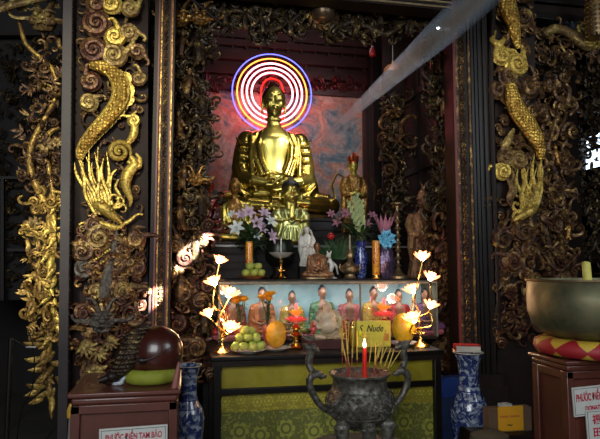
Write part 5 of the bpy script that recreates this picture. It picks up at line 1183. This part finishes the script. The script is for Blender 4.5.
t, c, ux, uz, w, h = sign(a_.x, b_.x, b_.z-.2, b_.z, YCB-.004, R(-1.2), 'white sign with red capitals fixed to the front of the left cabinet')
ser = simple('crimson_letters','#9a1c34',.5,0,.05)
text('PHƯỚC ĐIỀN TAM BẢO', .032, ser, 'red_lettering', t, c-ux*(w/2-.022)+uz*(h/2-.046)+N*.004, ux, uz, .02, maxw=w-.044)
# cushion + wooden fish
YM = 2.56; cm = V((P(151,380,YM-.07).x, YM-.06, LZ)); k = S(151,YM)
q = MB(); q.tube([cm+V((math.cos(a)*19*k, math.sin(a)*16*k, 7.2*k)) for a in [i*2*PI/40 for i in range(41)]], 7.2*k, 14, 1, Z, False)
tag(q.build('ring_cushion', simple('yellow_green_fabric','#6f7518',.75,0,.12,40,.15), loc=cm), 'yellow-green ring cushion under the wooden fish drum', 'cushion')
M['fish'] = simple('glossy_mahogany_lacquer','#33120c',.3,0,.25,5,.05,coat=.25)
fc = V((P(158,352,YM-.04).x, YM-.04, P(158,352,YM-.04).z)); t = thing('wooden_fish_drum', (cm.x,YM,LZ+9*k), 'big glossy reddish-brown wooden fish drum with a carved scaly handle on the left', 'drum')
q = MB(); q.sph(fc, (25*k,24*k,26*k), 32, 22)
q.sph(fc+V((-14*k,0,-4*k)), (20*k,18*k,20*k), 20, 14)
o = q.sculpt('drum_body', M['fish'], t, .005, 4)
q = MB(); q.tube([fc+V((-14*k,-21.5*k,-5*k)), fc+V((-6*k,-24.5*k,-3*k)), fc+V((6*k,-24.6*k,3*k)), fc+V((18*k,-18.5*k,10*k)), fc+V((23*k,-12*k,13*k))], [1.6*k,.6*k,.3*k,.3*k,.2*k], 8)
q.sph(fc+V((-13*k,-20.4*k,-5*k)), (5*k,2.2*k,3.2*k), 14, 8); q.build('sound_slit', M['black'], t)
q = MB(); serp = smooth_path([(-10,-4,27,5),(-20,-6,19,8.5),(-25,-9,8,10.5),(-28,-11,-4,11),(-34,-12,-14,9.5),(-41,-12,-21,7),(-47,-11,-27,4)], 5)
q.tube([fc+V((a,b,d))*k for a,b,d,_ in serp], [e*k for *_,e in serp], 12, .8)
q2 = MB()
for i,(a,b,d,e) in enumerate(serp[2:-2]):
    for j in range(-3,6): an = R(215+j*22); q2.sph(fc+V((a,b,d))*k+V((math.cos(an)*e*.85, math.sin(an)*e*.98, (i%2)*1.5))*k, (2.4*k,1.6*k,1.9*k), 6, 5)
q2.build('carved_scales', M['gilt_dark'], t)
q.build('scaly_handle', gilt('dark_carved_scales', [(.35,(.02,.012,.01,1)),(.6,(.07,.04,.025,1)),(.8,(.16,.12,.08,1))], 30, .2, .35), t)
pc = V((P(120,386,2.5).x, 2.46, LZ)); k2 = S(120,2.46)
t = thing('porcelain_elephant', pc, 'small pale porcelain figurine on the cabinet left of the cushion', 'figurine')
q = MB(); q.tube([pc+V((-4*k2,0,2*k2)), pc+V((2*k2,0,3*k2)), pc+V((5*k2,0,9*k2)), pc+V((5*k2,0,13*k2))], [2.4*k2,3*k2,2.6*k2,1.6*k2], 10); q.sph(pc+V((-5*k2,0,3*k2)), 2.8*k2, 8, 6); q.sculpt('body', simple('pale_blue_white_glaze','#9aa3ac',.2,0,.15,40,0), t, .004, 1)
q = MB(); q.tube([P(99,384,2.42)+Z*.012, P(112,379,2.42)+Z*.01], [.012,.014], 8); q.sph(P(112,379,2.42)+Z*.01, (.022,.02,.02), 10, 8); tag(q.build('mallet', M['dark'], loc=P(105,384,2.42)), 'short dark wooden mallet lying at the left end of the cabinet', 'mallet')
a_ = P(179,362,2.38); b_ = P(173,395,2.38)
q = MB(); q.tube([a_, a_.lerp(b_,.35), b_], [.006,.014,.017], 10, .8); q.tube([b_, b_-Z*.015+X*.004], [.017,.008], 8); t = thing('padded_striker', b_, 'pinkish padded striker leaning on the right edge of the left cabinet', 'striker')
q.build('padded_head', simple('dusty_pink_cloth','#7c4a44',.7), t); MB().tube([a_, a_+V((.004,.0,.03))], .004, 6).build('handle', M['dark'], t)
M['cobalt'] = simple('cobalt_band','#26356e',.2,0,.2,20,0)
# ================================================================ blue and white vases
def big_vase(px, Y, top_py, k, label, rot=0):
    c = V((xat(px,Y), Y, 0)); zt_ = P(px, top_py, Y).z; t = thing('floor_vase', c, label, 'vase', 'tall blue and white floor vases')
    H = zt_/k
    pr = [(9,0),(10,2),(10.5,H-150 if H > 170 else 10),(13,H-95),(16.5,H-62),(17,H-52),(14.5,H-43),(10.5,H-36),(9,H-30),(8.8,H-18),(9.8,H-9),(12.5,H-2),(13.8,H),(12.8,H),(8,H-8),(7,H-25)]
    MB().lathe(c, [(a*k,b*k) for a,b in pr], 48).build('vase_body', M['porc'], t)
    for z in (H-42,H-34,H-20,H-64): q = MB().lathe(c, [((belly_(pr,z)+.15)*k,(z-.6)*k),((belly_(pr,z)+.35)*k,z*k),((belly_(pr,z)+.15)*k,(z+.6)*k)], 40, caps=False); q.build('blue_band', M['cobalt'], t)
    q = MB(); q.lathe(c, [(12.7*k,(H-.9)*k),(14*k,(H-.4)*k),(13.9*k,(H+.2)*k),(12.6*k,(H+.1)*k)], 40, caps=False); q.build('cream_rim', simple('cream_glaze','#b0a78c',.25,0,.08), t)
    return t, zt_
def belly_(pr, z):
    for (a,b),(a2,b2) in zip(pr, pr[1:]):
        if b <= z <= b2 and b2 > b: return a+(a2-a)*(z-b)/(b2-b)
    return 10
YV1 = 2.98; big_vase(190, YV1, 365, S(190,YV1)*.98, 'tall blue and white floor vase right of the left cabinet, open mouth showing')
YV2 = 3.5; kv = S(465,YV2)*1.0; t, zv = big_vase(466, YV2, 352, kv, 'tall blue and white floor vase on the right with a red book on its mouth')
p = V((xat(465,YV2), YV2, zv)); mt = Matrix.Rotation(R(-18),3,'Z')
t = thing('red_book', p, 'thick book with a red cover lying on top of the right vase', 'book')
MB().box(p+Z*.009, (.175,.13,.004), mt).build('dish_board', M['signw'], t, 30); MB().box(p+Z*.028, (.155,.11,.032), mt).build('pages', simple('book_pages','#a8a396',.7), t, 30)
q = MB(); q.box(p+Z*.047, (.16,.115,.005), mt); q.box(p+Z*.028+mt@V((-.08,0,0)), (.005,.115,.04), mt); q.build('red_cover', simple('red_book_cover','#8a2222',.4), t, 30)
# ================================================================ right cabinet with the great bowl
YK = 2.35; xk = P(567,362,YK).x; zk = P(567,361,YK).z; ykb = xk/math.tan(math.atan((527-300)/F)-YAW)
t = cabinet(xk, xk+.62, YK, ykb, zk, 'dark red-brown donation cabinet under the great bronze bowl, lower right', slot=True)
ym = (YK+ykb)/2; bc = V((P(593,300,ym).x, ym, zk)); k = S(580,ym)
# triangular pattern cushion
m = NT('red_and_yellow_patchwork'); M['cush'] = m.m; o_ = m.obj(); s3 = m.n('ShaderNodeSeparateXYZ', {0: o_})
an = m.math('MULTIPLY', m.math('ARCTAN2', s3.outputs[1], s3.outputs[0]), 12/(2*PI)); tri = m.math('ABSOLUTE', m.math('SUBTRACT', m.math('FRACT', an), .5))
zz = m.math('MULTIPLY', s3.outputs[2], 1/.085)
e = m.math('SUBTRACT', m.math('SUBTRACT', m.math('ABSOLUTE', m.math('SUBTRACT', zz, .45)), m.math('MULTIPLY', tri, 1.3)), .07)
m.set('Base Color', m.mix(m.math('GREATER_THAN', e, 0.0), C('#8a121c'), C('#b0922c'))); m.set('Roughness', .6)
rc = 49*k
MB().lathe(bc, [(rc*.8,0),(rc*.98,.012),(rc*1.03,.04),(rc*1.0,.07),(rc*.86,.088),(rc*.4,.08),(.01,.075)], 64).build('x', M['cush'], loc=bc, smooth=180).name = 'round_cushion'
tag(bpy.data.objects['round_cushion'], 'round cushion patched in red and yellow triangles under the great bowl', 'cushion')
zb = bc.z+.085; zr = P(580,279,ym).z; Hb = zr-zb; rb = 55*k
m = NT('brown_green_bronze_bowl'); o_ = m.obj(); n1 = m.noise(o_, 4, 5, .7); m.set('Base Color', m.ramp(n1.outputs['Fac'], [(.35,'#4b4a38'),(.55,'#66644a'),(.7,'#75664a')])); m.set('Metallic', .6); m.set('Roughness', .42); M['bowl'] = m.m
t = thing('singing_bowl', (bc.x,bc.y,zb), 'huge greenish bronze bowl bell resting on the patchwork cushion', 'bowl')
pr = [(.45,-.0),(.62,.01),(.8,.08),(.93,.22),(.99,.45),(1,.7),(.985,.94),(1.0,.97),(1.0,1.0),(.965,1.0),(.96,.9),(.96,.5),(.88,.2),(.6,.06),(.02,.05)]
MB().lathe((bc.x,bc.y,zb), [(a*rb,b*Hb) for a,b in pr], 64).build('bowl_body', M['bowl'], t)
MB().lathe((bc.x,bc.y,zb), [(rb*1.0,Hb*.955),(rb*1.012,Hb*.975),(rb*1.0,Hb)], 64, caps=False).build('rim_band', M['dullbrass'], t)
pt = P(586,263,ym); q = MB(); q.tube([pt, V((pt.x+.008,pt.y,zr-.07))], [3.6*k,3.8*k], 14); q.sph(pt, (3.6*k,3.6*k,1.5*k), 10, 6); t = thing('bowl_striker', V((pt.x+.01,pt.y,zb+.02)), 'padded yellow striker standing in the great bowl', 'striker')
q.build('padded_head', simple('pale_yellow_cloth','#b5ad55',.7), t); MB().tube([V((pt.x+.008,pt.y,zr-.07)), V((pt.x+.02,pt.y,zb+.03))], .008, 8).build('handle', M['cabinet'], t)
# signs on the right cabinet
a_ = P(571.5,387,YK); w = .34
t, c, ux, uz, w, h = sign(a_.x, a_.x+w, P(572,415,YK).z, a_.z+.006, YK-.004, R(-3), 'white sign reading DONATION in red, upper one on the right cabinet')
text('PHƯỚC ĐIỀN TAM BẢO', .046, ser, 'red_lettering', t, c-ux*(w/2-.016)+uz*(h/2-.064)+N*.004, ux, uz, .02, maxw=.245)
text('DONATION', .028, ser, 'second_line', t, c-ux*(w/2-.06)+uz*(h/2-.108)+N*.004, ux, uz, .03, maxw=.115)
a_ = P(585,409,YK)
t, c, ux, uz, w, h = sign(a_.x, a_.x+.2, a_.z-.34, a_.z, YK-.009, R(-2), 'tall white sign with a column of characters, below the DONATION sign on the cabinet')
for i, ch in enumerate('福田三寶'): text(ch, .046, ser if i < 2 else ink, 'character', t, c-ux*(w/2-.03)+uz*(h/2-.06-.058*i)+N*.004, ux, uz, .015)
# ================================================================ boxes and odds behind
YX = 3.25
a_, b_ = P(489,433,YX), P(532,433,YX); zt_ = P(510,408,YX).z
th = thing('cardboard_box', ((a_.x+b_.x)/2, YX+.1, a_.z), 'brown cardboard box with a yellow leaflet on its front, right of the floor vase', 'box')
MB().bb((a_.x, YX, a_.z), (b_.x, YX+.07, zt_)).build('carton', simple('brown_cardboard','#5a4430',.8,0,.12,10), th, 30)
x0, x1 = P(498,420,YX).x, P(523,420,YX).x; lf = MB().bb((x0, YX-.004, a_.z+.006), (x1, YX, zt_+.012)).build('yellow_leaflet', simple('yellow_paper','#c98f14',.6,0,.06), th, 30)
text('THUOC NHANG', .016, red, 'leaflet_print', lf, V((x0+.01, YX-.0045, a_.z+.088)), X, Z, .02, maxw=(x1-x0)*.8); text('~', .06, ink, 'leaflet_mark', lf, V((x0+.06, YX-.0045, a_.z+.025)), X, Z, .02)
MB().box(((x0*.6+x1*.4), YX+.03, zt_+.012), (.07,.05,.02), Matrix.Rotation(R(8),3,'Z')).build('white_card', M['signw'], th, 30)
q = MB().bb((xat(470,YX), YX-.08, 0), (xat(536,YX), YX+.26, a_.z)); tag(q.build('wooden_bench', M['dark'], loc=(xat(505,YX),YX+.1,0), smooth=30, bevel=.01), 'low dark bench under the cardboard box', 'bench')
q = MB(); c = V((xat(481,YX-.15), YX-.2, 0)); q.lathe(c, [(.1,0),(.13,.1),(.14,.3),(.11,P(481,431,YX-.2).z-.02),(.05,P(481,431,YX-.2).z)], 20, 1, .8, lambda a,z: .08*math.sin(3*a+z*9)); tag(q.build('cloth_sack', simple('olive_grey_sack','#3c3a2a',.85,0,.2,12,.2), loc=c), 'crumpled olive-grey sack in front of the cardboard box', 'sack')
YZ_ = 3.85; a_, b_ = P(439,412,YZ_), P(456,375,YZ_); th = thing('storage_tub', ((a_.x+b_.x)/2, YZ_, 0), 'dark tub with a bright blue rim behind the right floor vase', 'tub')
MB().bb((a_.x, YZ_, 0), (b_.x+.1, YZ_+.1, b_.z-.03)).build('tub_body', simple('dark_blue_plastic','#1c2a4a',.4), th, 30); MB().bb((a_.x-.005, YZ_-.01, a_.z+.1), (b_.x+.1, YZ_+.1, b_.z-.02)).build('blue_band', simple('bright_blue_plastic','#182f68',.35), th, 30)
# things at the far left floor
p = P(72,408,2.7); t = thing('capped_pole', (p.x,2.7,0), 'pale pole with a yellow cap beside the left cabinet', 'pole'); MB().tube([(p.x-.02,2.7,0),(p.x,2.7,p.z-.03)], .012, 10).build('pole_shaft', simple('pale_grey_tube','#6a6660',.4), t); MB().lathe((p.x,2.7,p.z-.04), [(.02,0),(.022,.03),(.012,.06)], 12).build('yellow_cap', simple('yellow_cap','#a8821c',.5), t)
t = thing('stand_pole', (xat(14,3.6),3.6,0), 'thin black stand pole rising from a round foot at the lower left edge', 'stand'); c = V((xat(14,3.6),3.6,0)); zz_ = P(14,338,3.6).z
MB().tube([c+Z*.02, c+Z*zz_], .014, 10).build('pole_shaft', M['black'], t); MB().lathe(c, [(.16,0),(.16,.015),(.03,.03)], 24).build('round_foot', M['black'], t); MB().tube([P(26,347,3.6), P(36,347,3.6)], .004, 6).build('pale_reflection', M['signw'], t); MB().tube([c+Z*zz_, P(26,347,3.6)], .005, 6).build('arm', M['black'], t)  # the short pale bar stands in for a reflection beside the pole
q = MB(); pts = smooth_path([tuple(P(28,330,3.7)), tuple(P(34,350,3.7)), tuple(P(33,385,3.7)), tuple(P(22,410,3.7)), tuple(P(17,439,3.7)), (P(17,439,3.7).x-.05,3.7,.01)], 6); q.tube([V(v) for v in pts], .004, 5); tag(q.build('power_cord', M['black'], loc=P(28,330,3.7)), 'thin black cord hanging beside the thin black stand', 'cord')
# small electric candle on the right surround and spotlight on the valance
p = P(460,268,YL-.22); t = thing('small_lamp', p, 'tiny yellow and white lamp glowing on the right carved surround', 'lamp'); k = S(460,YL-.2)
MB().tube([p-Z*5*k, p+Z*0*k, p+V((-2*k,.02,6*k)), p+V((-2*k,.2,8*k))], 1*k, 8).build('arm', M['brass'], t); q = MB(); q.sph(p+V((-2*k,-.01,6*k)), (2.2*k,2*k,3.5*k), 10, 8); q.build('amber_globe', emis('amber_globe','#d08a20',.9), t); MB().sph(p+V((1.5*k,-.02,-1*k)), (1.5*k,1.5*k,2.2*k), 8, 6).build('white_bulb', emis('white_bulb','#fff0e0',5), t)
p = P(438,28,YL-.2); t = thing('spot_lamp', p, 'tiny bluish-white spot lamp in the upper right of the carved valance', 'lamp'); MB().lathe(p, [(.02,0),(.02,.03),(.008,.05)], 12).build('lamp_housing', M['black'], t); MB().sph(p+N*.005, (.012,.012,.012), 8, 6).build('bulb', emis('cool_white_bulb','#cfe0ff',8), t); MB().tube([p+Z*.04, p+V((0,.15,.1))], .005, 6).build('bracket', M['black'], t)
# ================================================================ light
w = bpy.data.worlds.new('world'); sc.world = w; w.use_nodes = True
w.node_tree.nodes['Background'].inputs[0].default_value = (.62,.78,1,1); w.node_tree.nodes['Background'].inputs[1].default_value = 2.2
def light(name, typ, loc, e, c=(1,1,1), tgt=None, **kw):
    l = bpy.data.lights.new(name, typ); l.energy = e; l.color = c
    for a, b in kw.items(): setattr(l, a, b)
    o = bpy.data.objects.new(name, l); col.objects.link(o); o.location = V(loc)
    if tgt is not None: o.rotation_euler = (V(tgt)-V(loc)).to_track_quat('-Z', 'Y').to_euler()
    return o
light('front_key_light', 'AREA', (-1.6,-2.2,3.0), 135, (.92,.97,1), (.5,4.2,1.8), shape='RECTANGLE', size=3.2, size_y=2.4)  # added key light inside the room; the front wall has no doorway
light('side_fill_light', 'AREA', (3.6,-.8,3.4), 45, (.85,.93,1), (1.2,4.2,2), shape='RECTANGLE', size=2.2, size_y=1.8)  # area light from the right; no opening in the walls there
light('sun_on_hanging', 'SPOT', (-2.6,-1.2,4.3), 800, (1,.9,.62), P(56,262,4.1), spot_size=R(11), spot_blend=1, shadow_soft_size=.08)
light('spot_on_dragon', 'SPOT', (-1.0,-2.2,4.6), 900, (1,.9,.62), P(108,110,4.0), spot_size=R(17), spot_blend=1, shadow_soft_size=.1)  # warm spot aimed at the left dragon from inside the room
light('light_on_right_dragon', 'SPOT', (1.0,-2.0,4.6), 280, (1,.92,.7), P(520,110,4.0), spot_size=R(15), spot_blend=1, shadow_soft_size=.1)
for a, b, e, ang in ((154,297,60000,1.6),(182,261,42000,1.7),(175,274,24000,1.1),(201,246,36000,1.3)):
    light('sun_patch', 'SPOT', (2.2,1.6,4.2), e, (1,.97,.95), P(a,b,3.98 if a < 160 else YL-.1), spot_size=R(ang), spot_blend=.7, shadow_soft_size=.01)
# light shaft shaped from nested smoke tubes, staggered ends fading the beam
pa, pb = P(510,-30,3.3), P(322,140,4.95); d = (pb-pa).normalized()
m = bpy.data.materials.new('light_shaft_smoke'); m.use_nodes = True; nt = m.node_tree; nt.nodes.remove(nt.nodes['Principled BSDF'])
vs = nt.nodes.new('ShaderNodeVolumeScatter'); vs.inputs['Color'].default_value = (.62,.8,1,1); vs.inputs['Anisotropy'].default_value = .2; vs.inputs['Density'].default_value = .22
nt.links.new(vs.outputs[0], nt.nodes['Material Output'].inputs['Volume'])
hz = thing('light_shaft', (pa+pb)/2, 'pale bluish shaft of smoky daylight slanting down into the niche', 'haze'); hz['kind'] = 'stuff'
for q, e_ in ((.03,.97),(.045,.86),(.06,.76),(.075,.66),(.09,.55),(.105,.44)): MB().tube([pa-d*(.1-q)] + [pa.lerp(pb, e_*i/8) for i in range(1,9)], [q*.8]+[q*(1.15-.35*(i/8)**4) for i in range(1,9)], 24).build('light_shaft_layer', m, hz)
light('daylight_shaft', 'SPOT', pa-d*1.7, 5000, (.7,.82,1), pb, spot_size=R(8.5), spot_blend=.8, shadow_soft_size=.02)
light('case_fill', 'AREA', ((ga+gbx)/2, YG+.06, zc-.03), 1.5, (.93,.97,1), ((ga+gbx)/2, YG+.2, zT), shape='RECTANGLE', size=(gbx-ga)*.95, size_y=.04)  # added soft fill under the case top to brighten its inside
light('niche_fill', 'AREA', (1.3,4.75,3.75), 8, (1,.9,.92), (.9,6.3,2.2), shape='RECTANGLE', size=1.2, size_y=.3)  # added unseen fill behind the valance, brightening the mural and great statue
for i, p in enumerate(nlights):
    light('lotus_glow', 'POINT', p, 1.7, (1,.62,.33), shadow_soft_size=.04)
light('candle_glow', 'POINT', FL, .25, (1,.6,.3), shadow_soft_size=.01)
sc.view_settings.view_transform = 'Standard'; sc.view_settings.look = 'None'; sc.view_settings.gamma = 1; sc.view_settings.use_curve_mapping = False
sc.view_settings.exposure = .75
sc.cycles.volume_step_rate = .12; sc.cycles.volume_max_steps = 256
sc.cycles.max_bounces = 6; sc.cycles.transparent_max_bounces = 12; sc.cycles.sample_clamp_indirect = 3; sc.cycles.use_denoising = True
sc.cycles.caustics_reflective = False; sc.cycles.caustics_refractive = False
